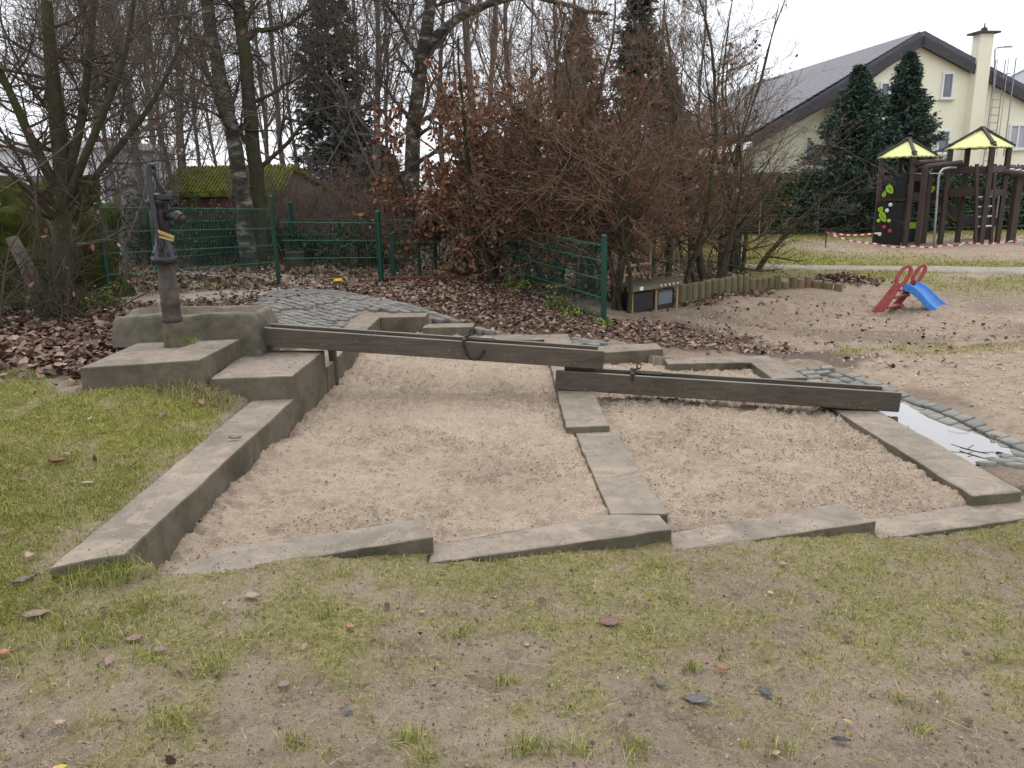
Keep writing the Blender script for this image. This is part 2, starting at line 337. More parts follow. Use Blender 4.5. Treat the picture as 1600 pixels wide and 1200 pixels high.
class MB:
    """collects simple solids and builds them as ONE mesh object"""
    def __init__(s): s.v = []; s.f = []; s.m = []
    def add(s, vs, fs, mi=0):
        k = len(s.v); s.v += [tuple(p) for p in vs]; s.f += [tuple(i+k for i in f) for f in fs]; s.m += [mi]*len(fs); return s
    def box(s, c, size, rot=None, mi=0):
        h = [x/2 for x in size]; vs = []
        for z in (-1, 1):
            for x, y in ((-1, -1), (1, -1), (1, 1), (-1, 1)):
                p = Vector((x*h[0], y*h[1], z*h[2]))
                if rot is not None: p = rot @ p
                vs.append(p+Vector(c))
        return s.add(vs, [(3, 2, 1, 0), (4, 5, 6, 7), (0, 1, 5, 4), (1, 2, 6, 5), (2, 3, 7, 6), (3, 0, 4, 7)], mi)
    def beam(s, p0, p1, wd, ht, mi=0, up=(0, 0, 1)):
        p0 = Vector(p0); p1 = Vector(p1); d = p1-p0; L = d.length; d.normalize()
        u = Vector(up); sd_ = d.cross(u)
        if sd_.length < 1e-4: sd_ = Vector((1, 0, 0))
        sd_.normalize(); u = sd_.cross(d)
        rot = Matrix((d, sd_, u)).transposed()
        return s.box((p0+p1)/2, (L, wd, ht), rot, mi)
    def tube(s, pts, r, n=10, mi=0, cap=True):
        pts = [Vector(p) for p in pts]; rs = r if isinstance(r, (list, tuple)) else [r]*len(pts)
        vs = []; fs = []; prev = None
        for i, p in enumerate(pts):
            d = (pts[min(i+1, len(pts)-1)]-pts[max(i-1, 0)]).normalized()
            if prev is None: a = d.orthogonal().normalized()
            else: a = (prev-d*prev.dot(d)).normalized()
            prev = a; b = d.cross(a)
            for k in range(n):
                t = 2*math.pi*k/n; vs.append(p+(a*math.cos(t)+b*math.sin(t))*rs[i])
        for i in range(len(pts)-1):
            for k in range(n):
                k2 = (k+1) % n; fs.append((i*n+k, i*n+k2, (i+1)*n+k2, (i+1)*n+k))
        if cap: fs.append(tuple(range(n-1, -1, -1))); fs.append(tuple(len(vs)-n+k for k in range(n)))
        return s.add(vs, fs, mi)
    def lathe(s, prof, c=(0, 0, 0), n=20, mi=0, rot=None):
        vs = []; fs = []
        for r, z in prof:
            for k in range(n):
                t = 2*math.pi*k/n; p = Vector((r*math.cos(t), r*math.sin(t), z))
                if rot is not None: p = rot @ p
                vs.append(p+Vector(c))
        for i in range(len(prof)-1):
            for k in range(n):
                k2 = (k+1) % n; fs.append((i*n+k, i*n+k2, (i+1)*n+k2, (i+1)*n+k))
        fs.append(tuple(range(n-1, -1, -1))); fs.append(tuple((len(prof)-1)*n+k for k in range(n)))
        return s.add(vs, fs, mi)
    def prism(s, poly, d, mi=0):
        """3-D polygon pushed along the vector d"""
        n = len(poly); d = Vector(d); vs = [Vector(p) for p in poly]+[Vector(p)+d for p in poly]
        fs = [tuple(range(n-1, -1, -1)), tuple(range(n, 2*n))]+[(i, (i+1) % n, n+(i+1) % n, n+i) for i in range(n)]
        return s.add(vs, fs, mi)
    def build(s, name, mats, parent=None, bevel=0, smooth=False, seg=2):
        me = bpy.data.meshes.new(name); me.from_pydata(s.v, [], s.f)
        for m in (mats if isinstance(mats, (list, tuple)) else [mats]): me.materials.append(m)
        me.polygons.foreach_set('material_index', s.m)
        bm = bmesh.new(); bm.from_mesh(me); bmesh.ops.recalc_face_normals(bm, faces=bm.faces)
        if smooth:
            for f in bm.faces: f.smooth = len(f.verts) == 4
        bm.to_mesh(me); bm.free()
        o = link(name, me, parent)
        if bevel:
            b = o.modifiers.new('bevel', 'BEVEL'); b.width = bevel; b.segments = seg; b.limit_method = 'ANGLE'; b.angle_limit = R(40)
        return o

# ------------------------------------------------------------------ terrain heights
_cp = [(-4, 1, .12), (-2.5, 1.5, .08), (-1.95, 3, .15), (-1.97, 4, .17), (-1.97, 5, .185), (-3, 3, .2), (-3, 4.9, .33), (-2.3, 5.1, .28),
       (-5, 3, .3), (-5, 6, .42), (-3.4, 6.4, .42), (-1.5, 2.65, .05), (-1.5, 1.8, .04), (-.42, 3.05, -.04), (-.9, 2.9, .02), (0, 1.5, -.02), (1.5, 1.5, -.1),
       (.2, 3.2, -.08), (.76, 3.3, -.12), (1.3, 3.5, -.155), (1.9, 3.55, -.205), (3, 3.6, -.26), (4, 3, -.26), (3, 1, -.15), (-3, 0, .1), (0, 0, 0), (5, 0, -.2), (-2.2, 2.75, .09), (-1.75, 2.72, .085),
       (-.6, 5, 0), (2, 5, -.12), (0, 8, 0), (1.5, 7, -.1),
       (3.1, 4.42, -.115), (3.35, 4.4, -.125), (2.98, 4.75, -.19), (3.0, 5.3, -.225), (3.0, 5.9, -.215), (3.2, 5.3, -.20), (3.0, 6.6, -.17), (3.5, 5.5, -.10), (3.8, 4.7, -.12), (3.3, 6.8, -.11), (4.6, 6, -.06), (5, 5, -.1), (6.2, 7, -.08), (4.4, 7.7, -.10),
       (3, 9, -.22), (4, 10, -.3), (6, 11.6, -.3), (8, 11, -.3), (5, 12.3, -.3), (2.4, 10.6, -.22), (7, 12.5, -.2), (10, 12, -.2),
       (2.9, 13.3, 0), (4, 13.9, 0), (5.5, 14.3, -.02), (8, 14.2, -.02), (11, 14, -.02), (9, 16, 0), (6, 17, 0), (11, 20, .05), (14, 21, .05), (8, 23, 0),
       (-2.3, 7.5, .19), (-2.2, 9, .2), (-3.0, 8.4, .27), (-2.4, 10.1, .3), (-1.6, 9.7, .25), (-1, 9.6, .19), (-.5, 9.3, .10), (.3, 9.0, .0), (1.2, 8.15, -.02), (2, 7.9, -.09), (2.8, 7.2, -.12), (3.0, 7.9, -.14),
       (-3.5, 11.8, .3), (-4.7, 9, .4), (-2.1, 12, .25), (-2, 13.7, .2), (0, 13, .12), (1.1, 9.2, .03), (.2, 10.5, .1), (-.9, 11, .22), (2, 9.6, -.12), (-6, 16, .3), (0, 18, .2), (-12, 12, .35), (4, 18, .05),
       (-60, 0, .2), (60, 0, -.1), (0, 90, .1), (-60, 60, .2), (60, 60, 0), (0, -30, 0), (-40, -30, .1), (40, -30, -.1), (20, 8, -.15), (-15, 4, .3)]
_cp = np.array(_cp, float)
def _phi(d2): return np.sqrt(d2+.16)
_A = _phi(((_cp[:, None, :2]-_cp[None, :, :2])**2).sum(-1)); _n = len(_cp)
_S = np.zeros((_n+1, _n+1)); _S[:_n, :_n] = _A; _S[:_n, _n] = 1; _S[_n, :_n] = 1
_W = np.linalg.solve(_S, np.concatenate((_cp[:, 2], [0])))
def hz(x, y):
    x = np.asarray(x, float); y = np.asarray(y, float); sh = x.shape; x = x.ravel(); y = y.ravel(); out = np.full(len(x), _W[_n])
    for i in range(_n): out = out + _W[i]*_phi((x-_cp[i, 0])**2+(y-_cp[i, 1])**2)
    far = sst(40, 90, np.hypot(x, y)); out = out*(1-far)
    return out.reshape(sh)
def h1(x, y): return float(hz(np.array([x]), np.array([y]))[0])

# ------------------------------------------------------------------ areas of the ground (plan outlines in metres)
A_LAWN = [(-1.9, 2.55), (-1.93, 5.3), (-2.2, 5.15), (-3, 5.02), (-3.6, 5.5), (-6, 5.9), (-9, 5), (-9, 1.8), (-3, 2.1)]
A_LEFTLITTER = [(-2.98, 5.1), (-3.2, 6.6), (-2.2, 6.75), (-2.4, 8), (-3.2, 9.2), (-2.6, 9.9), (-1.4, 9.7), (-1, 10.3), (-2, 12.1), (-3.4, 11.4), (-4.2, 9.3), (-5.5, 8.6), (-12, 9), (-12, 5.8), (-4, 5.6)]
A_BACKLITTER = [(-1.6, 9.7), (-.9, 9.5), (-.3, 9.0), (.8, 8.5), (1.7, 8.2), (2.3, 8.2), (2.9, 8.0), (3.2, 8.3), (2.6, 9.4), (2.3, 10.5), (1.2, 9.3), (.4, 13), (-2.2, 13.3), (-2, 12)]
A_WOOD = [(-3.5, 11.9), (.4, 13.0), (2.5, 12.2), (4.5, 13.6), (4.6, 17), (3, 27), (0, 60), (-60, 60), (-60, 10), (-12, 9), (-5, 10.5)]
A_PIT = [(2.35, 9.6), (2.6, 11.7), (3.4, 12.5), (4.4, 13.1), (5.8, 13.3), (7.5, 12.9), (14, 12.2), (14, 8.5), (6.5, 8.8), (4.4, 8.6), (3.2, 8.5)]
A_RSAND = [(3.5, 4.6), (3.55, 5.8), (3.45, 6.6), (3.3, 7.6), (4.5, 8.2), (14, 8.0), (14, 4.2), (5, 4.2)]
A_RGRASS = [(3.3, 7.9), (4.4, 7.5), (5.6, 8.0), (14, 7.6), (14, 8.6), (6.5, 8.9), (4.4, 8.5), (3.4, 8.5)]
A_BANDGRASS = [(2.8, 12.6), (4.4, 13.4), (5.8, 13.6), (7.4, 13.1), (14, 12.4), (22, 12.6), (22, 15.4), (3.5, 15.6)]
A_FARGRASS = [(3.2, 16.0), (9.6, 15.4), (10.2, 16.6), (9.0, 17.2), (7.5, 18.2), (6.8, 20.5), (8, 24), (25, 24), (25, 30), (3.2, 30)]
A_TOWERSAND = [(7.8, 18.2), (9.8, 17.3), (25, 17.3), (25, 23.5), (8.2, 23.0), (7.0, 20.6)]
A_MUD = [(2.5, 7.9), (3.3, 7.2), (3.9, 7.6), (3.4, 8.4), (2.6, 8.6)]
BASINS = [[(-1.75, 2.9), (-1.72, 9.15), (-.75, 9.15), (-.72, 8.95), (.5, 8.65), (.6, 3.66), (-.36, 3.32), (-.42, 3.36), (-1.46, 3.0)], [(.55, 3.66), (.5, 8.3), (1.05, 8.0), (1.5, 7.65), (2.6, 7.5), (2.75, 4.12), (2.5, 3.98), (1.9, 3.80), (1.84, 3.86), (.82, 3.54), (.74, 3.68)]]
SLABS = []

def axis(lo, hi, step, far, g=1.16):
    a = list(np.arange(lo, hi+1e-6, step)); s = step
    while a[-1] < far: s *= g; a.append(a[-1]+s)
    s = step
    while a[0] > -far: s *= g; a.insert(0, a[0]-s)
    return np.array(a)
gx = axis(-4.2, 5.2, .027, 260); gy = axis(.9, 9.6, .034, 260); gy = np.concatenate((gy[gy < .95], np.arange(.95, 4.3, .021), gy[gy > 4.3]))
GX, GY = np.meshgrid(gx, gy)
def soft(poly, jit=.22, f=1.8, s=0, blur=3):
    jx = (fbm(GX, GY, f, 4, 50+s)-.5)*2*jit*2; jy = (fbm(GX, GY, f, 4, 80+s)-.5)*2*jit*2
    m = pip(GX+jx, GY+jy, poly).astype(float)
    for _ in range(blur):
        p = np.pad(m, 1, mode='edge'); m = (p[:-2, 1:-1]+p[2:, 1:-1]+p[1:-1, :-2]+p[1:-1, 2:]+2*p[1:-1, 1:-1])/6
    return m
front = (GY < 4.2).astype(float)*(1-soft(A_LAWN, .05, 2, 1))
nz = fbm(GX, GY, .85, 5, 3); nf = fbm(GX, GY, 4.5, 4, 7)
band = sst(2.0, 2.7, GY+.12*GX*0+.5*(nz-.5))                        # greener under the beams, barer near the camera
gfront = front*np.clip(sst(.36, .66, .36*nz+.34*nf+.30*fbm(GX, GY, 14, 3, 19)+.16*(band-.55)-.05*sst(-.2, -1.6, GX)), 0, 1)
m_grass = np.clip(soft(A_LAWN, .08, 2, 1)*(.55+.45*sst(.3, .5, nf)) + .62*gfront + soft(A_RGRASS, .25, 1.5, 4)*.75*sst(.36, .6, nf) + soft(A_BANDGRASS, .3, 1.2, 5)*(.45+.5*sst(.35, .55, nf))*sst(.3, .5, nz)
                  + soft(A_FARGRASS, .4, .8, 6)*.95 + .35*soft(A_WOOD, .5, .6, 7)*sst(.5, .65, fbm(GX, GY, .7, 3, 12)), 0, 1)
m_lit = np.clip(soft(A_LEFTLITTER, .2, 1.6, 8)+soft(A_BACKLITTER, .25, 1.6, 9)+.85*soft(A_WOOD, .5, .8, 10), 0, 1)
m_sand = np.clip(soft(A_PIT, .25, 1.2, 11)*.55+soft(A_RSAND, .15, 1.6, 13)*.8+soft(A_TOWERSAND, .4, .8, 14)*.95, 0, 1)
m_mud = np.clip(soft(A_MUD, .2, 1.6, 15)+.55*soft(A_PIT, .25, 1.2, 11)*sst(.45, .62, nz)+.75*soft([(-4, .5), (-1.9, 1.9), (-1.5, 2.35), (-2.4, 2.55), (-5, 2.2)], .15, 1.6, 16)
                + .6*soft([(2.2, 3.35), (5, 3.9), (5, 1.5), (2.9, 1.2)], .3, 1.6, 17)*sst(.42, .6, nf), 0, 1)
m_lit *= 1-.8*m_mud
Z = hz(GX, GY)
near = 1-sst(7, 13, np.hypot(GX, GY-3))
pit = soft(A_PIT, .2, 1.2, 11)+soft(A_TOWERSAND, .4, .8, 14)+.35*soft(A_RSAND, .15, 1.6, 13)
Z += (fbm(GX, GY, 1.1, 3, 21)-.5)*.05*front + (fbm(GX, GY, 5, 4, 22)-.5)*.04*near + (fbm(GX, GY, 13, 4, 23)-.5)*.028*near
Z += pit*((fbm(GX, GY, 1.6, 4, 24)-.5)*.16+np.maximum(0, fbm(GX, GY, .9, 2, 25)-.62)*.6)
Z += m_grass*.012*near
SLABTOPS = [([(-1.87, 2.81), (-1.615, 2.93), (-1.58, 5.40), (-1.89, 5.40)], .18), ([(-1.56, 2.86), (-1.36, 3.24), (-.47, 3.52), (-.385, 3.31), (-.9, 3.13)], .05), ([(-.40, 3.22), (-.40, 3.42), (.5, 3.72), (.745, 3.81), (.785, 3.53)], -.04), ([(.775, 3.45), (.79, 3.66), (1.83, 4.0), (1.91, 3.755)], -.12), ([(1.90, 3.69), (1.89, 3.92), (2.55, 4.08), (3.35, 4.32), (3.5, 4.06)], -.19), ([(2.54, 6.71), (2.86, 6.72), (2.93, 4.12), (2.60, 4.06)], -.124)]
SLABTOPS += [([(.37, 5.10), (.672, 5.11), (.668, 8.437), (.365, 8.446)], .012), ([(.43, 5.215), (.715, 5.22), (.80, 3.70), (.50, 3.72)], -.035)]
for poly_, z_ in SLABTOPS:
    Z = np.where(pip(GX, GY, poly_), np.minimum(Z, z_-.05), Z)
inb = np.zeros_like(Z, bool)
for bpoly in BASINS: inb |= pip(GX, GY, bpoly)
Z = np.where(inb, np.minimum(Z, -.05)-.30, Z)
ny, nx = Z.shape
idx = np.arange(nx*ny).reshape(ny, nx)
Qg = np.stack((idx[:-1, :-1], idx[:-1, 1:], idx[1:, 1:], idx[1:, :-1]), -1).reshape(-1, 4)
me = mesh_np('ground', np.stack((GX, GY, Z), -1), Qg, None, [M['ground']], True)
for nm, a in (('grass', m_grass), ('litter', m_lit), ('sand', m_sand), ('mud', m_mud)):
    at_ = me.attributes.new(nm, 'FLOAT', 'POINT'); at_.data.foreach_set('value', a.astype(np.float32).ravel())
tag(link('ground', me), kind='structure')
def gsample(a, x, y):
    """value of a ground grid at points"""
    i = np.clip(np.searchsorted(gx, x)-1, 0, nx-2); j = np.clip(np.searchsorted(gy, y)-1, 0, ny-2)
    fx = np.clip((x-gx[i])/(gx[i+1]-gx[i]), 0, 1); fy = np.clip((y-gy[j])/(gy[j+1]-gy[j]), 0, 1)
    return (a[j, i]*(1-fx)+a[j, i+1]*fx)*(1-fy)+(a[j+1, i]*(1-fx)+a[j+1, i+1]*fx)*fy
def gz(x, y): return float(gsample(Z, np.array([float(x)]), np.array([float(y)]))[0])

# sand in the two basins: crumbly, raked by feet
def sand_level(x, y):
    left = -.005-.04*sst(-.6, .4, x)-.03*sst(4.2, 3.3, y)*sst(-1.2, .4, x)
    left = left+.05*sst(-1.25, -1.62, x)*sst(.35, .65, fbm(x*0, y, 1.3, 3, 31)) + .03*sst(7, 9, y)*sst(0, -1.5, x)
    right = -.08-.07*sst(.8, 2.6, x)-.02*sst(6, 8, y)-.03*sst(4.5, 3.8, y)-.03*sst(4.7, 4.1, y)*sst(1.3, 2.2, x)
    return np.where(x < .52, left, right)
for k, bp in enumerate(BASINS):
    xs = np.array([p[0] for p in bp]); ys = np.array([p[1] for p in bp])
    ax = np.arange(xs.min(), xs.max()+.02, .0155)
    ay = [ys.min()]
    while ay[-1] < ys.max(): ay.append(ay[-1]+.0125+.0028*(ay[-1]-3))
    ay = np.array(ay)
    X, Y = np.meshgrid(ax, ay)
    z = sand_level(X, Y)+(fbm(X, Y, 1.2, 3, 33)-.5)*.07+(fbm(X, Y, 4.5, 3, 34)-.5)*.035
    c1 = fbm(X, Y, 11, 3, 35); c2 = fbm(X, Y, 30, 3, 36)
    z += (np.abs(c1-.5)*-.045)+(c2-.5)*.030+np.abs(fbm(X, Y*2.1, 17, 3, 44)-.5)*.060-np.abs(fbm(X, Y*1.8, 5.5, 3, 45)-.5)*.10+np.maximum(0, c2-.55)*.07*sst(.40, .6, fbm(X, Y, 2.2, 3, 38))
    # long soft ruts and heaps left by shovels
    z += .018*np.sin(7*Y+5*fbm(X, Y, .8, 3, 37)*2)*sst(.45, .7, fbm(X, Y, .9, 2, 39))
    for poly_, z_ in SLABTOPS:
        jx = (fbm(X, Y, 9, 3, 41)-.5)*.03; m_ = pip(X+jx, Y+jx, poly_).astype(float); far_ = m_.copy()
        for _ in range(7):
            q_ = np.pad(far_, 1, mode='edge'); far_ = (q_[:-2, 1:-1]+q_[2:, 1:-1]+q_[1:-1, :-2]+q_[1:-1, 2:]+q_[1:-1, 1:-1])/5
        z = z*(1-sst(.02, .5, far_))+np.minimum(z, z_-.012)*sst(.02, .5, far_); z = np.where(m_ > .5, np.minimum(z, z_-.035), z)
    ins = pip(X, Y, bp); n1, n2 = X.shape; idx = np.arange(n1*n2).reshape(n1, n2)
    fm = ins[:-1, :-1] & ins[1:, 1:] & ins[:-1, 1:] & ins[1:, :-1]
    q = np.stack((idx[:-1, :-1], idx[:-1, 1:], idx[1:, 1:], idx[1:, :-1]), -1)[fm]
    use, inv = np.unique(q, return_inverse=True)
    V = np.stack((X, Y, z), -1).reshape(-1, 3)[use]
    tag(link('sand', mesh_np('sand', V, inv.reshape(-1, 4), None, [M['sand']], True)), kind='structure')

# trodden paths
def ribbon(name, pts, width, mat, lift=.02, n=60, seed=0):
    pts = np.array(pts, float); d = np.concatenate(([0], np.cumsum(np.hypot(*np.diff(pts, axis=0).T))))
    s = np.linspace(0, d[-1], n); cx = np.interp(s, d, pts[:, 0]); cy = np.interp(s, d, pts[:, 1])
    tx = np.gradient(cx); ty = np.gradient(cy); L = np.hypot(tx, ty); nx_, ny_ = -ty/L, tx/L
    rows = []
    for j, t in enumerate(np.linspace(-.5, .5, 7)):
        ww = width*(1+.35*(vnoise(s*.9+seed, s*0+(3 if t < 0 else 8), 5)-.5)+.2*(vnoise(s*4+seed, s*0+(3 if t < 0 else 8), 6)-.5))
        x = cx+nx_*t*ww; y = cy+ny_*t*ww; z = gsample(Z, x, y)+(lift if abs(t) < .45 else -.03)
        rows.append(np.stack((x, y, z), -1))
    V = np.stack(rows, 1).reshape(-1, 3); idx = np.arange(n*7).reshape(n, 7)
    q = np.stack((idx[:-1, :-1], idx[:-1, 1:], idx[1:, 1:], idx[1:, :-1]), -1).reshape(-1, 4)
    return tag(link(name, mesh_np(name, V, q, None, [mat], True)), kind='structure')
ribbon('path', [(4.2, 15.9), (6, 15.5), (9, 14.6), (14, 13.9), (24, 13.4)], .85, M['path'], .035, 90, 2)
ribbon('path', [(-8, 8.6), (-5.2, 9.3), (-4.3, 9.9), (-3.4, 10.7), (-2.9, 11.6), (-3.6, 13), (-6, 13.8)], .8, M['path'], .02, 80, 9)

# puddle between the right-hand concrete edge and the sloping stones
pd = [(2.86, 6.5), (2.86, 4.62), (3.12, 4.62), (3.3, 4.72)]+[(3.36-.03*math.sin(y_*9), y_) for y_ in (4.9, 5.1, 5.3, 5.5, 5.7, 5.9, 6.1)]+[(3.15, 6.4)]
mb = MB(); mb.add([(x, y, -.148) for x, y in pd], [tuple(range(len(pd)))]); tag(mb.build('puddle', M['water']), kind='structure')

# ------------------------------------------------------------------ concrete edging of the sandbox
def slab(label, poly, z, d=.5, jit=.004, group='concrete edging of the sandbox'):
    rng = random.Random(label)
    top = [(x+rng.uniform(-jit, jit), y+rng.uniform(-jit, jit), z+rng.uniform(-jit, jit)*.8) for x, y in poly]
    t2 = []
    for a_, b_ in zip(top, top[1:]+top[:1]):
        L_e = math.dist(a_[:2], b_[:2]); k_ = max(1, int(L_e/.11)); ex, ey = (b_[1]-a_[1])/L_e, -(b_[0]-a_[0])/L_e
        for q_ in range(k_):
            f_ = q_/k_; j_ = rng.gauss(0, .0030) if q_ else 0; t2.append((a_[0]+(b_[0]-a_[0])*f_+ex*j_, a_[1]+(b_[1]-a_[1])*f_+ey*j_, a_[2]+(b_[2]-a_[2])*f_+(rng.gauss(0, .0016) if q_ else 0)))
    top = t2; n = len(top); mb = MB()
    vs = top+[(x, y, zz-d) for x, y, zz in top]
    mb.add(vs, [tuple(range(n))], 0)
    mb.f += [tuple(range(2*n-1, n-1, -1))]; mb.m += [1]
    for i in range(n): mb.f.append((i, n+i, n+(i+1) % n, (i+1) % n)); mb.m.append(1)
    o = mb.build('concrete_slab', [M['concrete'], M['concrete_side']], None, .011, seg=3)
    return tag(o, label, 'slab', group)
slab('long lowest concrete slab beside the green lawn, its near end pointing at the camera', [(-1.87, 2.81), (-1.615, 2.93), (-1.58, 5.40), (-1.89, 5.40)], .18)
slab('square concrete step under the upper end of the first wooden gutter', [(-2.15, 5.34), (-1.573, 5.38), (-1.563, 6.32), (-2.23, 6.34)], .35, .7)
slab('highest concrete step, carrying the iron pump', [(-2.95, 5.12), (-2.2, 5.30), (-2.178, 6.10), (-2.98, 6.03)], .50, .6)
slab('narrow concrete strip running from behind the first gutter to the back corner', [(-1.86, 6.325), (-1.556, 6.325), (-1.55, 9.32), (-1.84, 9.35)], .20, .6)
slab('back concrete block at the far left corner of the sandbox', [(-1.548, 9.0), (-1.0, 8.98), (-.99, 9.28), (-1.549, 9.31)], .203, .6)
slab('back concrete block one step below the far left corner block', [(-1.03, 8.80), (-.44, 8.78), (-.425, 9.06), (-1.02, 9.075)], .10, .6)
slab('low flat back concrete slab behind the chained clamp of the first gutter', [(-.6, 8.48), (.665, 8.44), (.66, 8.75), (-.6, 8.776)], .0, .6)
slab('middle concrete divider slab beneath the overlapping gutter ends', [(.37, 5.10), (.672, 5.11), (.668, 8.437), (.365, 8.446)], .012, .6)
slab('middle concrete divider slab nearest the camera', [(.43, 5.215), (.715, 5.22), (.80, 3.70), (.50, 3.72)], -.035, .6)
slab('front concrete beam at the left, dug into sand at its left end', [(-1.56, 2.86), (-1.36, 3.24), (-.47, 3.52), (-.385, 3.31), (-.9, 3.13)], .05, .5)
slab('front concrete beam in the middle, ending in a corner below the divider', [(-.40, 3.22), (-.40, 3.42), (.5, 3.72), (.745, 3.81), (.785, 3.53)], -.04, .5)
slab('front concrete beam right of the middle divider', [(.775, 3.45), (.79, 3.66), (1.83, 4.0), (1.91, 3.755)], -.12, .5)
slab('front concrete beam at the far right edge of the picture', [(1.90, 3.69), (1.89, 3.92), (2.55, 4.08), (3.35, 4.32), (3.5, 4.06)], -.19, .5)
slab('back concrete block right of the middle divider', [(.675, 7.62), (1.57, 7.78), (1.56, 8.10), (.672, 7.95)], .0, .6)
slab('low back concrete slab leading to the right corner', [(1.55, 7.42), (2.62, 7.42), (2.64, 7.72), (1.56, 7.74)], -.08, .6)
slab('short concrete slab at the back right corner behind the lower gutter', [(2.36, 6.72), (2.68, 6.74), (2.63, 7.415), (2.36, 7.414)], -.078, .6)
slab('long right hand concrete slab beside the white puddle', [(2.54, 6.71), (2.86, 6.72), (2.93, 4.12), (2.60, 4.06)], -.124, .5)

# ------------------------------------------------------------------ paving stones of the runoff channel
rng = np.random.default_rng(4)
outer = [gp(408, 462, .3), gp(460, 455, .3), gp(520, 456, .3), gp(580, 467, .27), gp(640, 481, .2), gp(750, 510, .08), gp(830, 521, .03), gp(900, 531, -.02), gp(1000, 553, -.06), gp(1100, 561, -.1), gp(1230, 577, -.11), gp(1300, 575, -.11), gp(1390, 600, -.1), gp(1480, 635, -.1), gp(1600, 688, -.12), gp(1700, 735, -.13)]
outer = [(p[0], p[1]) for p in outer]
CB = outer+[(3.62, 4.5), (2.93, 4.5), (2.87, 6.74), (2.70, 6.76), (2.64, 7.76), (1.6, 7.78), (1.58, 8.14), (.70, 8.0), (.69, 8.77), (-.40, 8.79), (-.40, 9.09), (-.96, 9.1), (-.96, 9.31), (-1.55, 9.34), (-1.87, 9.38), (-1.89, 6.55), (-2.02, 6.55), (-2.15, 6.72), (-2.6, 7.2)]
op = np.array(outer); sd_ = np.concatenate(([0], np.cumsum(np.hypot(*np.diff(op, axis=0).T))))
cands = []
for row in range(18):
    t = .06+row*.112; s = rng.uniform(0, .1)
    while s < sd_[-1]:
        L = rng.uniform(.10, .155)
        i = min(np.searchsorted(sd_, s+L/2, side='right')-1, len(op)-2); dv = op[i+1]-op[i]; dv = dv/np.hypot(*dv)
        f_ = (s+L/2-sd_[i]); p = op[i]+dv*f_; n_ = np.array([dv[1], -dv[0]]); p = p+n_*t
        cands.append((p[0], p[1], math.atan2(dv[1], dv[0]), L-.014)); s += L
acc = []; grid = {}
for (x, y, a, L) in cands:
    if not bool(pip(np.array(x), np.array(y), CB)): continue
    key = (int(x//.15), int(y//.15)); bad = False
    for i in (-1, 0, 1):
        for j in (-1, 0, 1):
            for (u, v) in grid.get((key[0]+i, key[1]+j), ()):
                if math.hypot(u-x, v-y) < .098: bad = True
    if bad: continue
    grid.setdefault(key, []).append((x, y)); acc.append((x, y, a, L))
paving = tag(link('paving', None), kind='structure')
protos = []
for k in range(6):
    r = random.Random(k); mb = MB(); mb.box((0, 0, -.04), (1, .094+r.uniform(-.008, .008), .10))
    mb.v = [(v[0]+r.uniform(-.06, .06), v[1]+r.uniform(-.007, .007), v[2]+r.uniform(-.003, .003)) for v in mb.v]
    bm = bmesh.new(); me = bpy.data.meshes.new('paving_stone'); me.from_pydata(mb.v, [], mb.f); bm.from_mesh(me)
    bmesh.ops.scale(bm, vec=(.12, 1, 1), verts=bm.verts)
    bmesh.ops.bevel(bm, geom=[e for e in bm.edges if all(v.co.z > -.05 for v in e.verts)], offset=.012, segments=2, affect='EDGES', profile=.6)
    for f in bm.faces: f.smooth = True
    bm.to_mesh(me); bm.free(); me.materials.append(M['cobble']); protos.append(me)
acc.sort(key=lambda c: math.hypot(c[0], c[1]))
rest = []
for n, (x, y, a, L) in enumerate(acc):
    z = h1(x, y); gx1 = (h1(x+.05, y)-h1(x-.05, y))/.1; gy1 = (h1(x, y+.05)-h1(x, y-.05))/.1
    nrm = Vector((-gx1, -gy1, 1)).normalized(); q = Vector((0, 0, 1)).rotation_difference(nrm).to_matrix() @ Matrix.Rotation(a+rng.normal(0, .05), 3, 'Z')
    Mx = Matrix.Translation((x, y, z+.020+rng.uniform(-.006, .006))) @ q.to_4x4() @ Matrix.Diagonal((L/.12, 1, 1, 1))
    if n < 300:
        o = link('paving_stone', protos[n % 6], paving); o.matrix_world = Mx
    else: rest.append((Mx, protos[n % 6]))
if rest:
    bm = bmesh.new()
    for Mx, me in rest:
        k = len(bm.verts); bm.from_mesh(me); bm.verts.ensure_lookup_table()
        bmesh.ops.transform(bm, matrix=Mx, verts=bm.verts[k:])
    me = bpy.data.meshes.new('paving_stones'); bm.to_mesh(me); bm.free(); me.materials.append(M['cobble'])
    tag(link('paving_stones', me, paving), kind='stuff')
print('paving', len(acc))

# ------------------------------------------------------------------ stone trough at the pump
def rough_block(name, c, size, n, amp, seed, mat, hollow=0):
    bm = bmesh.new(); bmesh.ops.create_cube(bm, size=1)
    bmesh.ops.subdivide_edges(bm, edges=bm.edges[:], cuts=n, use_grid_fill=True)
    for v in bm.verts:
        p = v.co*2; r = 1-.02*(abs(p.x)**4*abs(p.y)**4)-.04*(abs(p.x)**3*abs(p.z)**3+abs(p.y)**3*abs(p.z)**3)
        co = Vector((p.x*size[0]/2*r, p.y*size[1]/2*r, p.z*size[2]/2*(1-.05*(abs(p.x)**4+abs(p.y)**4)*.5)))
        if hollow and p.z > .99 and abs(p.x) < .9 and abs(p.y) < .62: co.z -= hollow
        a = np.array([co.x*3+seed+co.z*2]); b_ = np.array([co.y*3+co.z*3.1])
        d = float(fbm(a, b_, 1.6, 4, seed)[0]-.5)*amp
        co += Vector((p.x, p.y, p.z)).normalized()*d
        v.co = co+Vector(c)
    for f in bm.faces: f.smooth = True
    me = bpy.data.meshes.new(name); bm.to_mesh(me); bm.free(); me.materials.append(mat); return link(name, me)
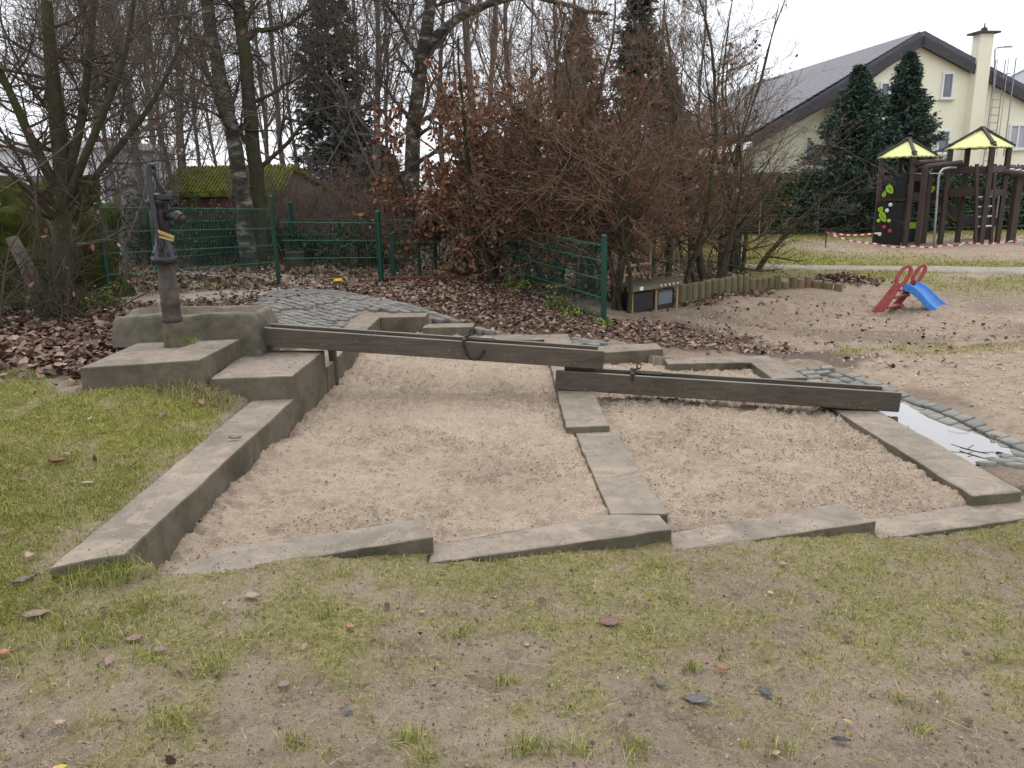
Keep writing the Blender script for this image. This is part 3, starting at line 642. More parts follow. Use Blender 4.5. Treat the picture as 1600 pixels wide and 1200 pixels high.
o = rough_block('stone_trough', (-2.62, 6.37, .42), (1.2, .50, .56), 22, .10, 5, M['trough'], .14)
tag(o, 'rough mossy stone trough lying behind the iron pump', 'trough')

# ------------------------------------------------------------------ wooden gutters
def gutter(label, p0, p1, hgt, wid, back_end, foot=None):
    """p0, p1: top edge of the board towards the camera"""
    p0 = Vector(p0); p1 = Vector(p1); d = (p1-p0); L = d.length; d.normalize()
    side = Vector((-d.y, d.x, 0)).normalized(); up = d.cross(side)*-1
    if up.z < 0: up = -up
    t = thing('wooden_gutter', label, 'gutter', tuple(p0), 0, 'wooden water gutters over the sandbox')
    rot = Matrix((d, side, up)).transposed()
    def brd(name, a, b, off, w_, h_, drop, mats, bev=.006):
        mb = MB(); c = d*((a+b)/2)+side*off-up*(drop+h_/2); mb.box(c, (b-a, w_, h_), rot)
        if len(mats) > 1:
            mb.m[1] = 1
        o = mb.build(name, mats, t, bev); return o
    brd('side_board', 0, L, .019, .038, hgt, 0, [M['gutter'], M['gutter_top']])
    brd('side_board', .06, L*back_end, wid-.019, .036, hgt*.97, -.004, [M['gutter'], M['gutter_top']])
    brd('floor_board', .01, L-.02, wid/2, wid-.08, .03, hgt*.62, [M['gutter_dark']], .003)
    return t, d, side, up, L
gA = gp(398, 511, .575); gB = gp(945, 549, .345)
g1, d1, s1, u1, L1 = gutter('upper wooden gutter running from the stone trough to the middle divider', gA, gB, .152, .20, .985)
gC = (.36, 6.10, .182); gD = gp(1410, 614, .03)
g2, d2, s2, u2, L2 = gutter('lower wooden gutter ending above the white puddle', gC, gD, .158, .20, .965)
def clamp(par, d, side, up, s, wid, tail):
    o0 = d*s
    mb = MB(); mb.beam(o0-side*.012+up*.012, o0+side*(wid+.012)+up*.012, .035, .012)
    mb.beam(o0+side*wid*.5+up*.018, o0+side*wid*.5+d*.05+up*.045, .02, .014); mb.tube([o0+side*wid*.5+d*(.05+.018*math.cos(a))+up*(.06+.022*math.sin(a)) for a in np.linspace(0, 6.0, 9)], .006, 6)
    mb.beam(o0-side*.006+up*.006, o0-side*.006-up*.05, .03, .01, up=tuple(d))
    mb.build('sluice_clamp', M['chain'], par, .003)
    mb = MB(); mb.box(o0+d*.13+side*wid*.55+up*.006, (.22, wid*.5, .012), Matrix((d, side, up)).transposed()); mb.build('sluice_plate', M['chain'], par, .003)
    if tail:
        # chain hanging in a loop on the front board
        mb = MB(); n = 20
        cp_ = lambda t: d*(s+.005+.17*t)-side*.014-up*(.02+.125*max(0, 4*t*(1-t))**.8*(1-.3*t)+.035*t)
        for k in range(n):
            mb.tube([cp_(k/n), cp_((k+.9)/n)], .0095 if k % 2 else .0065, 6)
        mb.build('chain', M['chain'], par)
clamp(g1, d1, s1, u1, 1.72, .20, True); clamp(g2, d2, s2, u2, .62, .20, False)
mb = MB(); px = at(521, 575, 6.6); mb.tube([(px[0], 6.6, -.1), (px[0]+.004, 6.6, .2), (px[0]+.008, 6.55, .42)], [.038, .036, .036], 12)
tag(mb.build('support_post', M['post_wood'], None, .004), 'short dark round post propping the upper gutter beside the square step', 'post')
mb = MB(); px = at(1297, 640, 5.95); mb.box((px[0], 6.02, -.115), (.16, .16, .05)); mb.v = [(x+.02*math.sin(7*y+z*31), y, z) for x, y, z in mb.v]
tag(mb.build('support_block', M['gutter_dark'], None, .015), 'dark crumbled wood block under the lower gutter near the puddle', 'block')

# ------------------------------------------------------------------ old iron hand pump
P0 = Vector((-2.60, 5.86, .495)); PT = Vector(at(247, 318, 5.86)); ax_ = (PT-P0); PL = ax_.length; ax_.normalize()
pump = thing('hand_pump', 'leaning old black iron hand pump on the highest concrete step', 'pump', tuple(P0))
prot = Vector((0, 0, 1)).rotation_difference(ax_).to_matrix()
k = PL/1.0
mb = MB(); mb.lathe([(.088, -.02), (.084, .02), (.076, .16*k), (.068, .18*k)], n=20, rot=prot); mb.build('pump_foot', M['pipe_foot'], pump, smooth=True)
mb = MB(); mb.lathe([(.071, .18*k), (.074, .20*k), (.070, .21*k), (.068, .30*k), (.073, .31*k), (.068, .33*k), (.059, .60*k)], n=20, rot=prot); mb.build('standpipe', M['iron_rust'], pump, smooth=True)
mb = MB(); mb.lathe([(.062, .59*k), (.094, .60*k), (.098, .62*k), (.094, .64*k), (.086, .645*k), (.082, .67*k), (.072, .69*k), (.07, .71*k), (.056, .72*k), (.052, .80*k), (.060, .82*k), (.066, .88*k), (.068, .95*k), (.066, .99*k), (.084, 1.0*k), (.086, 1.025*k), (.07, 1.03*k), (.066, 1.06*k), (.02, 1.07*k)], n=22, rot=prot)
mb.build('pump_body', M['iron'], pump, smooth=True)
mb = MB()
for q in range(8):
    mb = MB(); a = q*math.pi/4; c = prot @ Vector((.084*math.cos(a), .084*math.sin(a), .65*k)); mb.tube([c, c+ax_*.022], .011, 6); mb.build('bolt', M['iron'], pump)
pv = lambda px, py, y=5.84: Vector(at(px, py, y))-P0
mb = MB(); mb.tube([pv(262, 338), pv(270, 336, 5.80), pv(277, 338, 5.78), pv(283, 342, 5.77), pv(285, 349, 5.77)], [.034, .040, .043, .036, .026], 12); mb.tube([pv(279, 341, 5.77), pv(284, 343, 5.76)], .048, 10)
mb.build('spout', M['iron'], pump, smooth=True)
mb = MB(); mb.box(pv(260, 308), (.14, .12, .04), prot); mb.beam(pv(254, 305), pv(241, 268), .022, .03, up=(0, 1, 0)); mb.beam(pv(263, 306), pv(243, 278), .014, .02, up=(0, 1, 0)); mb.tube([pv(254, 303, 5.90), pv(269, 304, 5.80)], .022, 8)
mb.build('lever_bracket', M['iron'], pump, .006)
mb = MB(); mb.tube([pv(240, 262), pv(238, 257, 5.8), pv(234, 257, 5.8), pv(231, 265, 5.79), pv(232, 282, 5.78), pv(235, 300, 5.77), pv(240, 325, 5.76), pv(245, 350, 5.75), pv(247, 372, 5.74), pv(249, 388, 5.74), pv(254, 395, 5.74)], [.012, .017, .020, .022, .023, .022, .019, .016, .013, .013, .010], 10)
mb.tube([pv(246, 358, 5.75), pv(249, 366, 5.75), pv(253, 382, 5.75), pv(254, 394, 5.74)], .009, 8)
mb.build('lever', M['iron'], pump, smooth=True)
mb = MB(); mb.beam(pv(245, 361, 5.735), pv(272, 371, 5.77), .008, .024, up=tuple(ax_)); mb.beam(pv(247, 369, 5.735), pv(271, 376, 5.77), .007, .016, up=tuple(ax_))
mb.build('strap', M['rope'], pump, .002)
mb = MB(); mb.tube([pv(243, 262), pv(244, 285), pv(252, 306)], .006, 6); mb.build('pump_rod', M['iron'], pump)

# ------------------------------------------------------------------ houses behind
def window(par, o, ux, uz, nrm, wd, ht, curtain=False, mull=True):
    """o: lower left corner, ux: along the wall, uz: up, nrm: outwards"""
    o = Vector(o); ux = Vector(ux); uz = Vector(uz); nrm = Vector(nrm); rot = Matrix((ux, nrm, uz)).transposed(); fw = .075
    mb = MB(); c = o+ux*wd/2+uz*ht/2
    mb.box(c-ux*(wd/2-fw/2)+nrm*.03, (fw, .08, ht), rot); mb.box(c+ux*(wd/2-fw/2)+nrm*.03, (fw, .08, ht), rot)
    mb.box(c+uz*(ht/2-fw/2)+nrm*.03, (wd-2*fw, .078, fw), rot); mb.box(c-uz*(ht/2-fw/2)+nrm*.03, (wd-2*fw, .078, fw), rot)
    if mull: mb.box(c+nrm*.028, (fw*.8, .07, ht-2*fw), rot)
    f = mb.build('window', M['white_frame'], par)
    mb = MB(); mb.box(c+nrm*.008, (wd-fw, .02, ht-fw), rot); mb.build('pane', M['curtain' if curtain else 'pane'], f)
    mb = MB(); mb.box(c-uz*(ht/2+.03)+nrm*.08, (wd+.14, .16, .05), rot); mb.build('sill', M['sill'], f)
    return f
hy = 32.0
hd = Vector((math.cos(R(8)), math.sin(R(8)), 0)); hn = Vector((hd.y, -hd.x, 0)); hb = -hn      # along the gable, outwards, back
Hpk = Vector(at(1435, 58, hy))
def hpt(px, py, back=0.0):
    """the point on the gable plane (moved back) behind a pixel"""
    d = Vector(_ray(px, py)); e = Vector((0, 0, EYE)); p0 = Hpk+hb*back
    t = (p0-e).dot(hn)/d.dot(hn); return e+d*t
house = thing('house', 'cream house with dark gabled roof and tall chimney behind the hedge', 'house', (Hpk.x, Hpk.y, 0))
ho = Vector((Hpk.x, Hpk.y, 0)); L_ = lambda p: Vector(p)-ho
eL = hpt(1168, 218); vR = hpt(1640, 168); pk = Hpk.copy(); midL = hpt(1310, 150)
def wallpoly(pts, th=.3):
    mb = MB(); mb.prism([L_(p) for p in pts], hb*th); return mb
dn = lambda p: Vector((p.x, p.y, -.3))
wl = pk+(midL-pk)*1.0
mb = wallpoly([dn(midL), dn(vR), vR, pk, midL]); mb.m = [0]*len(mb.m)
mb.v = [v if v[2] < 0 else (v[0], v[1], v[2]-.30) for v in mb.v]; mb.build('gable_wall', M['plaster'], house)
off = hb*.9
mb = wallpoly([dn(eL)+off+hd*.4, dn(midL)+off, midL+off, eL+off+hd*.4]); mb.v = [v if v[2] < 0 else (v[0], v[1], v[2]-.32) for v in mb.v]; mb.build('gable_wall', M['plaster'], house)
mb = MB(); mb.prism([L_(dn(midL)+hb*.02), L_(dn(midL)+off), L_(midL+off-Vector((0, 0, .35))), L_(midL+hb*.02-Vector((0, 0, .35)))], hd*.2); mb.build('side_wall', M['plaster'], house)
mb = MB(); mb.prism([L_(dn(eL)+off+hd*.45), L_(dn(eL)+hb*16+hd*.45), L_(eL+hb*16+hd*.45-Vector((0, 0, .35))), L_(eL+off+hd*.45-Vector((0, 0, .35)))], hd*.3); mb.build('side_wall', M['plaster'], house)
BK = 15.5
def roofslab(name, a, b, back, th, mat, front=.25):
    up_ = (b-a).normalized().cross(hb).normalized()
    if up_.z < 0: up_ = -up_
    mb = MB(); a0 = a+hn*front; b0 = b+hn*front
    mb.prism([L_(a0), L_(b0), L_(b0+hb*(back+front)), L_(a0+hb*(back+front))], up_*th); return mb.build(name, mat, house)
roofslab('roof', eL-Vector((0, 0, .1)), pk, BK, .16, M['roof_tile']); r_ = roofslab('roof', pk+hd*.02, vR, BK, .16, M['roof_tile'])
# rows of tiles standing a little proud
def tilerow(a, b, n):
    up_ = (b-a).normalized().cross(hb).normalized(); up_ = up_ if up_.z > 0 else -up_
    mb = MB(); u = (b-a)/n
    for k in range(n):
        p = a+u*k+up_*.165+hn*.25; mb.prism([L_(p), L_(p+u*.92), L_(p+u*.92+hb*(BK+.2)), L_(p+hb*(BK+.2))], up_*.035)
    o = mb.build('roof_tiles', M['roof_tile'], house); o['kind'] = 'stuff'
tilerow(eL, pk, 26); tilerow(pk, vR, 17)
for a, b in ((eL, pk), (pk, vR)):
    up_ = (b-a).normalized().cross(hb).normalized(); up_ = up_ if up_.z > 0 else -up_
    mb = MB(); mb.prism([L_(a+hn*.26), L_(b+hn*.26), L_(b+hn*.26-up_*.34), L_(a+hn*.26-up_*.34)], hn*.05); mb.build('fascia_board', M['fascia'], house)
c0 = hpt(1522, 55); c1 = hpt(1543, 52); cw = (c1-c0).length
mb = MB(); cc = (c0+c1)/2+hn*.16; mb.box(L_(Vector((cc.x, cc.y, c0.z/2-.15))), (cw, .42, c0.z+.3), Matrix((hd, hn, Vector((0, 0, 1)))).transposed()); ch = mb.build('chimney', M['plaster'], house)
mb = MB(); mb.box(L_(Vector((cc.x, cc.y, c0.z+.04))), (cw+.34, .72, .07), Matrix((hd, hn, Vector((0, 0, 1)))).transposed()); mb.lathe([(.13, 0), (.11, .16), (.03, .2), (.02, .34)], L_(Vector((cc.x, cc.y, c0.z+.07))), 10); mb.build('chimney_cap', M['fascia'], ch)
UP = Vector((0, 0, 1))
def hwin(x0, y0, x1, y1, back=0, **kw):
    a = hpt(x0, y1, back); b = hpt(x1, y0, back); window(house, L_(a)+hn*.002, hd, UP, hn, (b-a).dot(hd), b.z-a.z, **kw)
hwin(1468, 113, 1491, 155, mull=False); hwin(1372, 128, 1391, 160, mull=False); hwin(1461, 203, 1485, 241, mull=False); hwin(1572, 194, 1606, 234, curtain=True); hwin(1255, 223, 1287, 262, .9, mull=False)
# ladder with a safety cage on the wall
lad = thing('roof_ladder', 'grey steel roof ladder with safety cage on the cream wall beside the chimney', 'ladder', tuple(ho))
l0 = hpt(1547, 110)+hn*.25; lt = Vector((l0.x, l0.y, hpt(1547, 110).z+.35)); lw = .42
for s_ in (0, 1):
    mb = MB(); p = L_(l0)+hd*lw*s_; mb.tube([(p.x, p.y, 1.0), (p.x, p.y, lt.z)], .022, 6); mb.build('rail', M['grey_metal'], lad)
for q in range(16):
    z_ = 1.3+q*.29; mb = MB(); p = L_(l0); mb.tube([(p.x, p.y, z_), tuple(Vector((p.x, p.y, z_))+hd*lw)], .014, 6); mb.build('rung', M['grey_metal'], lad)
for q in range(4):
    a = math.pi*(q+.5)/4; p = L_(l0)+hd*(lw/2+.42*math.cos(a))+hn*(.1+.55*math.sin(a)); mb = MB(); mb.tube([(p.x, p.y, 2.6), (p.x, p.y, lt.z)], .014, 6); mb.build('cage_bar', M['grey_metal'], lad)
for z_ in (2.7, 4.1, 5.4):
    mb = MB(); mb.tube([tuple(L_(l0)+hd*(lw/2+.42*math.cos(a))+hn*(.1+.55*math.sin(a))+UP*z_) for a in np.linspace(0, math.pi, 9)], .016, 6); mb.build('cage_hoop', M['grey_metal'], lad)
sl_ = Vector(hpt(1547, 120)); tp = hpt(1547, 77); ar = hpt(1568, 75)
mb = MB(); mb.tube([(sl_.x, sl_.y-.35, sl_.z-.6), (tp.x, sl_.y-.35, tp.z-.06), (tp.x+.08, sl_.y-.35, tp.z), (ar.x, sl_.y-.35, ar.z)], .028, 8); mb.box((ar.x-.06, sl_.y-.35, ar.z-.02), (.26, .1, .06))
tag(mb.build('wall_lamp', M['grey_metal']), 'thin grey lamp pole rising beside the chimney top', 'lamp')
# arched milky roof behind on the right
b0 = Vector(at(1555, 135, 40)); mb = MB(); n = 14; rr = 2.6; cx, cy, cz = b0.x+2.2, 40, b0.z-1.5
pts = [(cx+rr*math.cos(a), cy, cz+rr*math.sin(a)*.9) for a in np.linspace(0, math.pi, n)]
mb.prism(pts, (0, 9, 0)); 
for q in range(0, 5): mb.tube([(x, cy-.02+q*2.2, z+.03) for x, y, z in pts], .05, 6, 1)
mb.prism([(cx-rr, cy+.1, -.3), (cx+rr, cy+.1, -.3), (cx+rr, cy+.1, cz-.02), (cx-rr, cy+.1, cz-.02)], (0, 8.8, 0), 2)
tag(mb.build('arched_hall', [M['plastic_sheet'], M['grey_metal'], M['plaster_pale']]), 'milky arched roof showing past the right end of the house', 'building')

# pale block seen through the branches at the left
wy = 17.5; bl = thing('pale_building', 'pale white building with white framed windows seen through branches at the left edge', 'building', (-12, wy, 0))
bo = Vector((-12, wy, 0)); xr = at(186, 300, wy)[0]
mb = MB(); mb.prism([(-26+12, 0, -.2), (xr+12, 0, -.2), (xr+12, 0, 2.72), (-26+12, 0, 2.72)], (0, 3.2, 0)); mb.build('wall', M['plaster_pale'], bl)
mb = MB(); mb.box((((-26+xr)/2)+12, 1.6, 2.8), (xr+26+.3, 3.6, .15)); mb.build('roof', M['white_frame'], bl)
for (x0, y0, x1, y1) in ((62, 268, 110, 385), (114, 268, 148, 385), (152, 268, 183, 385), (-20, 268, 40, 385)):
    a = at(x0, y1, wy); b = at(x1, y0, wy); window(bl, (a[0]+12, -.002, a[2]), (1, 0, 0), (0, 0, 1), (0, -1, 0), b[0]-a[0], b[2]-a[2])
mb = MB(); mb.box((xr+12-2.2, -.12, at(150, 312, wy)[2]), (4.2, .2, .14)); mb.build('ledge', M['white_frame'], bl)
# mossy shed
sy = 19.0; rl = at(318, 268, sy); rrp = at(437, 264, sy); el = at(296, 300, sy-1.1); er = at(412, 300, sy-1.1); er2 = at(487, 296, sy+1.1)
shed = thing('shed', 'low garden shed with bright green mossy roof behind the fence', 'shed', (rrp[0], sy, 0)); so_ = Vector((rrp[0], sy, 0)); S_ = lambda p: Vector(p)-so_
zr = rrp[2]; ze = er[2]
mb = MB(); mb.prism([S_((rl[0]-.6, sy, zr)), S_((rrp[0]+.1, sy, zr)), S_((er[0]+.45, sy-1.35, ze-.1)), S_((el[0]-.6, sy-1.35, ze-.1))], (0, 0, .10)); rf = mb.build('roof', M['moss'], shed, .03)
mb = MB()
for q in range(34):
    x = rl[0]-.5+(rrp[0]-rl[0]+.9)*q/33; mb.beam(S_((x, sy-.02, zr+.10)), S_((x+.02, sy-1.34, ze+.02)), .05, .05)
o = mb.build('roof_ridges', M['moss'], rf, .015)
mb = MB(); mb.prism([S_((rl[0]-.6, sy+.01, zr)), S_((rrp[0]+.1, sy+.01, zr)), S_((er[0]+.6, sy+1.3, ze-.1)), S_((el[0]-.6, sy+1.3, ze-.1))], (0, 0, .10)); mb.build('roof', M['moss'], shed, .03)
mb = MB(); mb.prism([S_((rl[0]-.4, sy-1.15, 0)), S_((rrp[0]-.2, sy-1.15, 0)), S_((rrp[0]-.2, sy-1.15, ze+.03)), S_((rl[0]-.4, sy-1.15, ze+.03))], (0, .12, 0)); mb.build('front_wall', M['red_wall'], shed)
# gable end turned towards the camera
gpts = [(rrp[0]-.2, sy-1.05, 0), (rrp[0]+1.15, sy+.6, 0), (rrp[0]+1.15, sy+.6, ze-.1), (rrp[0]+.42, sy-.25, zr-.05), (rrp[0]-.2, sy-1.05, ze)]
mb = MB(); mb.prism([S_(p) for p in gpts], (-.1, .1, 0)); mb.build('gable_wall', M['brown_wall'], shed)
mb = MB(); mb.beam(S_((rrp[0]+.42, sy-.28, zr+.02)), S_((rrp[0]+1.3, sy+.66, ze-.12)), .16, .10); mb.beam(S_((rrp[0]+.42, sy-.28, zr+.02)), S_((rrp[0]-.25, sy-1.12, ze-.05)), .16, .1); mb.build('verge_board', M['moss'], shed)
# small pale house glimpsed behind the centre
q0 = at(742, 410, 23); q1 = at(800, 240, 23)
hs = thing('small_house', 'small beige house wall glimpsed between brown hedge trees in the centre', 'house', (q0[0], 23, 0))
mb = MB(); mb.box(((q1[0]-q0[0])/2, 2, q1[2]/2), (q1[0]-q0[0]+.4, 4, q1[2])); mb.build('wall', M['plaster_beige'], hs)
mb = MB(); mb.prism([(-.4, -.2, q1[2]), (q1[0]-q0[0]+.4, -.2, q1[2]), ((q1[0]-q0[0])/2, -.2, q1[2]+.7)], (0, 4.4, 0)); mb.build('roof', M['roof_tile'], hs)
window(hs, (.25, 0, 1.2), (1, 0, 0), (0, 0, 1), (0, -1, 0), .55, .6)

# ------------------------------------------------------------------ green wire fences
def fence(label, posts, bars, hgt, group, ph=None, wires=True, postr=.03, sp=.05, round_=True):
    """posts: plan points of the posts; bars: heights of the double horizontal bars"""
    x0, y0 = posts[0]; t = thing('wire_fence', label, 'fence', (x0, y0, 0), 0, group)
    for n, (x, y) in enumerate(posts):
        z = h1(x, y); ph_ = (ph[n] if ph else hgt+.06); mb = MB()
        if ph_ <= 0: continue
        if round_: mb.tube([(x-x0, y-y0, z-.15), (x-x0, y-y0, z+ph_)], postr, 10)
        else: mb.box((x-x0, y-y0, z+ph_/2-.08), (postr*2, postr*1.5, ph_+.16))
        p = mb.build('post', M['green_metal'], t)
        mb = MB(); mb.lathe([(postr*1.1, 0), (postr*1.1, .02), (postr*.5, .035)], (x-x0, y-y0, z+ph_), 10); mb.build('post_cap', M['green_metal'], p)
    for (xa, ya), (xb, yb) in zip(posts[:-1], posts[1:]):
        za = h1(xa, ya); zb = h1(xb, yb); L = math.hypot(xb-xa, yb-ya); a = Vector((xa-x0, ya-y0, za)); b = Vector((xb-x0, yb-y0, zb))
        dd = (b-a).normalized(); sn = Vector((dd.y, -dd.x, 0)).normalized()
        for h in bars:
            mb = MB()
            for s_ in (-.007, .007): mb.tube([a+sn*s_+Vector((0, 0, h)), b+sn*s_+Vector((0, 0, h))], .0055, 5, cap=False)
            mb.build('rail', M['green_wire'], t)
        if wires:
            mb = MB(); n = int(L/sp)
            for q in range(1, n): 
                p = a+(b-a)*(q/n); mb.tube([p+Vector((0, 0, .04)), p+Vector((0, 0, hgt))], .0031, 3, cap=False)
            o = mb.build('wire_mesh', M['fence_wire'], t); o['kind'] = 'stuff'
    return t
F1 = gp(174, 478, .38)[:2]; F2 = gp(436, 445, .3)[:2]; F3 = gp(596, 440, .25)[:2]
fence('tall green wire fence behind the pump, ending at the tall green post', [F1, F2], [.35, .6, .85, 1.13], 1.15, 'green wire fences', [1.15, 1.30])
fence('green wire fence section between the two thick green posts left of centre', [(F2[0]+.09, F2[1]+.02), F3], [.4, .67, .94], .96, 'green wire fences', [0, 1.10], postr=.042)
G1 = gp(612, 440, .2)[:2]; G2 = gp(728, 438, .16)[:2]; G3 = gp(790, 445, .12)[:2]; G4 = gp(943, 500, .03)[:2]
fence('low green wire fence behind the reddish threshold of the gateway', [(G1[0], G1[1]+.25), (G2[0], G2[1]+.3), (G3[0], G3[1]+.9)], [.1, .35, .62], .64, 'green wire fences', [.74, .98, 0], round_=False, postr=.035)
fence('green wire fence panel leading forward from the gateway to the play sand', [G3, G4], [.05, .28, .51, .74, .93], .95, 'green wire fences', [1.03, 1.03], round_=False, postr=.034)
H1_ = gp(1153, 425, 0)[:2]
fence('green wire fence behind the bare brown hedge, ending at a lone dark post', [(G4[0]+.25, G4[1]+4.2), (2.6, 14.0), H1_], [.08, .3, .55, .78], .8, 'green wire fences', [0, .9, .9], round_=False, postr=.035)
B1 = gp(398, 420, .3)[:2]; B2_ = gp(518, 392, .3)[:2]; B3_ = gp(575, 388, .3)[:2]
fence('back green wire fence among the trees behind the leaf strewn yard', [(F1[0]-1.2, F1[1]+4), (-5.2, 15.3), (B2_[0], 15.8), (B3_[0]+.6, 15.5), (-.6, 15.6)], [.3, .6, .9], 1.0, 'green wire fences', [1.2, 1.2, 1.2, 1.2, 1.0], sp=.06, round_=False, postr=.035)
# reddish threshold
a = gp(602, 441, .2); b = gp(786, 437, .13); mb = MB(); mb.beam((a[0], a[1], h1(a[0], a[1])+.03), (b[0], b[1], h1(b[0], b[1])+.05), .12, .07)
tag(mb.build('threshold_board', simple('reddish board', (.16, .06, .05), .8, .3, 6), None, .008), 'long reddish threshold board across the gateway', 'board')
# yellow toy lid
a = gp(529, 443, .26); mb = MB(); mb.lathe([(.075, 0), (.08, .03), (.055, .055), (.03, .06)], (a[0], a[1], gz(a[0], a[1])+.015), 16); tag(mb.build('sand_toy', M['yellow_plastic'], None, smooth=True), 'small yellow plastic toy on the leaves beside the fence', 'toy')

# ------------------------------------------------------------------ log palisade
pal = thing('log_palisade', 'low curved palisade of mossy round logs behind the play sand', 'palisade', (2.7, 11.9, -.3))
ppts = [gp(1062, 489, -.28), gp(1082, 485, -.28), gp(1130, 477, -.28), gp(1200, 467, -.28), gp(1260, 463, -.28), gp(1318, 463, -.25)]
pp = np.array([(p[0], p[1]) for p in ppts]); ds = np.concatenate(([0], np.cumsum(np.hypot(*np.diff(pp, axis=0).T)))); rr_ = random.Random(5)
s = 0; nlog = 0
while s < ds[-1]:
    f = s/ds[-1]; x = np.interp(s, ds, pp[:, 0]); y = np.interp(s, ds, pp[:, 1]); r = rr_.uniform(.068, .085); h = (.31 if f < .4 else .31-.25*(f-.4)/.6)+rr_.uniform(-.015, .015)
    zb = h1(x, y); mb = MB(); mb.lathe([(r, -.25), (r*1.02, h*.5), (r, h-.02), (r*.86, h)], (x-2.7, y-11.9, zb+.3), 12)
    mb.build('log', M['log_b'] if rr_.random() < .14 else M['log'], pal, smooth=False).rotation_euler = (rr_.uniform(-.02, .02), rr_.uniform(-.02, .02), 0)
    s += r*2.08; nlog += 1
# toy kitchen
ka = Vector(gp(985, 500, -.21)); kb = Vector(gp(1058, 490, -.25)); kd = (kb-ka); kd.z = 0; kl = kd.length; kd.normalize(); kn = Vector((-kd.y, kd.x, 0))
kit = thing('toy_kitchen', 'small wooden toy kitchen with black cupboards at the edge of the play sand', 'toy kitchen', (ka.x, ka.y, ka.z))
krot = Matrix((kd, kn, UP)).transposed(); kh = .47
for u, v_, hh in ((.02, 0, kh), (.52, 0, kh), (.98, 0, kh+.02), (.18, .3, kh+.42), (.72, .3, kh+.46)):
    mb = MB(); mb.tube([kd*kl*u+kn*v_*1.0+UP*(-.05), kd*kl*u+kn*v_+UP*hh], .022, 8); mb.build('leg', M['pale_wood'], kit)
mb = MB(); mb.box(kd*kl*.5+kn*.16+UP*(kh+.015), (kl+.08, .42, .03), krot); mb.build('worktop', M['post_wood'], kit, .004)
mb = MB(); mb.box(kd*kl*.5-kn*.04+UP*(kh-.035), (kl+.04, .025, .07), krot); mb.build('apron_board', M['log'], kit, .004)
mb = MB(); mb.box(kd*kl*.27+kn*.12+UP*(kh*.47), (kl*.42, .22, kh*.62), krot); mb.build('cupboard', M['black_panel'], kit, .004)
mb = MB(); mb.box(kd*kl*.75+kn*.06+UP*(kh*.47), (kl*.42, .05, kh*.62), krot); mb.build('oven_door', M['iron'], kit, .004)
mb = MB(); mb.box(kd*kl*.75+kn*.03+UP*(kh*.50), (kl*.30, .02, kh*.4), krot); mb.build('oven_glass', M['pane'], kit)
for q in range(5):
    mb = MB(); c = kd*kl*(.56+.09*q)-kn*.055+UP*(kh-.03); mb.lathe([(.016, 0), (.014, .02)], c, 10, rot=Matrix.Rotation(R(90), 3, 'X')); mb.build('knob', M['hold_white'], kit)
mb = MB(); mb.box(kd*kl*.45+kn*.31+UP*(kh+.26), (kl*.62, .02, .035), krot); mb.box(kd*kl*.45+kn*.31+UP*(kh+.13), (kl*.62, .02, .03), krot); mb.build('shelf_rail', M['pale_wood'], kit)
mb = MB(); mb.box(kd*kl*.14-kn*.06+UP*(kh-.03), (.07, .02, .05), krot); mb.build('tag', M['hold_white'], kit)

# ------------------------------------------------------------------ toddler slide
sy_ = 11.6
def sp_(px, py, y): return Vector(at(px, py, y))
s0 = sp_(1385, 485, sy_); ts = thing('toddler_slide', 'small plastic slide with red steps and blue chute on the play sand', 'slide', (s0.x, s0.y, s0.z))
def rail(name, pts_out, hole, y, th):
    # flat side rail with a long hand hole, built from quads between outline and hole
    o_ = [sp_(*p, y)-s0 for p in pts_out]; h_ = [sp_(*p, y)-s0 for p in hole]; n = len(o_); m_ = MB(); d = Vector((.0, th, 0))
    vs = o_+h_+[p+d for p in o_]+[p+d for p in h_]; fs = []
    for i in range(n):
        j = (i+1) % n
        fs += [(i, j, n+j, n+i), (2*n+j, 2*n+i, 3*n+i, 3*n+j), (i, 2*n+i, 2*n+j, j), (n+j, 3*n+j, 3*n+i, n+i)]
    m_.add(vs, fs); return m_.build(name, M['red_plastic'], ts, .006)
def hole(c0, c1, r, n, y0):
    pass
def loop_rail(base0, base1, sh0, sh1, c, a, b, ang, y, th):
    """ladder rail: a plank that ends in a rounded loop"""
    ca, sa = math.cos(ang), math.sin(ang); out = []; inn = []
    n = 28
    for k in range(n):
        t = 2*math.pi*k/n; u = math.cos(t); v = math.sin(t); ex = 2.6
        su = math.copysign(abs(u)**(2/ex), u); sv = math.copysign(abs(v)**(2/ex), v)
        out.append((c[0]+(a*su)*ca-(b*sv)*sa, c[1]+(a*su)*sa+(b*sv)*ca)); inn.append((c[0]+((a-5.2)*su)*ca-((b-5.2)*sv)*sa, c[1]+((a-5.2)*su)*sa+((b-5.2)*sv)*ca))
    o1 = rail('rail', out, inn, y, th)
    mb = MB(); mb.prism([sp_(*p, y)-s0+Vector((0, .004, 0)) for p in (base0, base1, sh1, sh0)], (0, th-.008, 0))
    mb.build('rail', M['red_plastic'], ts, .006)
loop_rail((1362, 488), (1382, 488), (1399, 442), (1413, 442), (1413, 431), 19, 9.5, R(-57), sy_-.02, .04)
loop_rail((1394, 478), (1407, 478), (1424, 440), (1437, 440), (1437, 428), 17, 8, R(-57), sy_+.36, .035)
for (p, q) in (((1384, 481), (1408, 476)), ((1396, 465), (1418, 461)), ((1404, 454), (1424, 451))):
    a = sp_(*p, sy_+.0)-s0; b = sp_(*q, sy_+.38)-s0; mb = MB(); mb.beam(a, b, .085, .035); mb.build('step', M['red_plastic'], ts, .008)
fr = [(1410, 444), (1420, 446), (1430, 452), (1440, 462), (1450, 474), (1461, 484), (1470, 488), (1478, 489)]
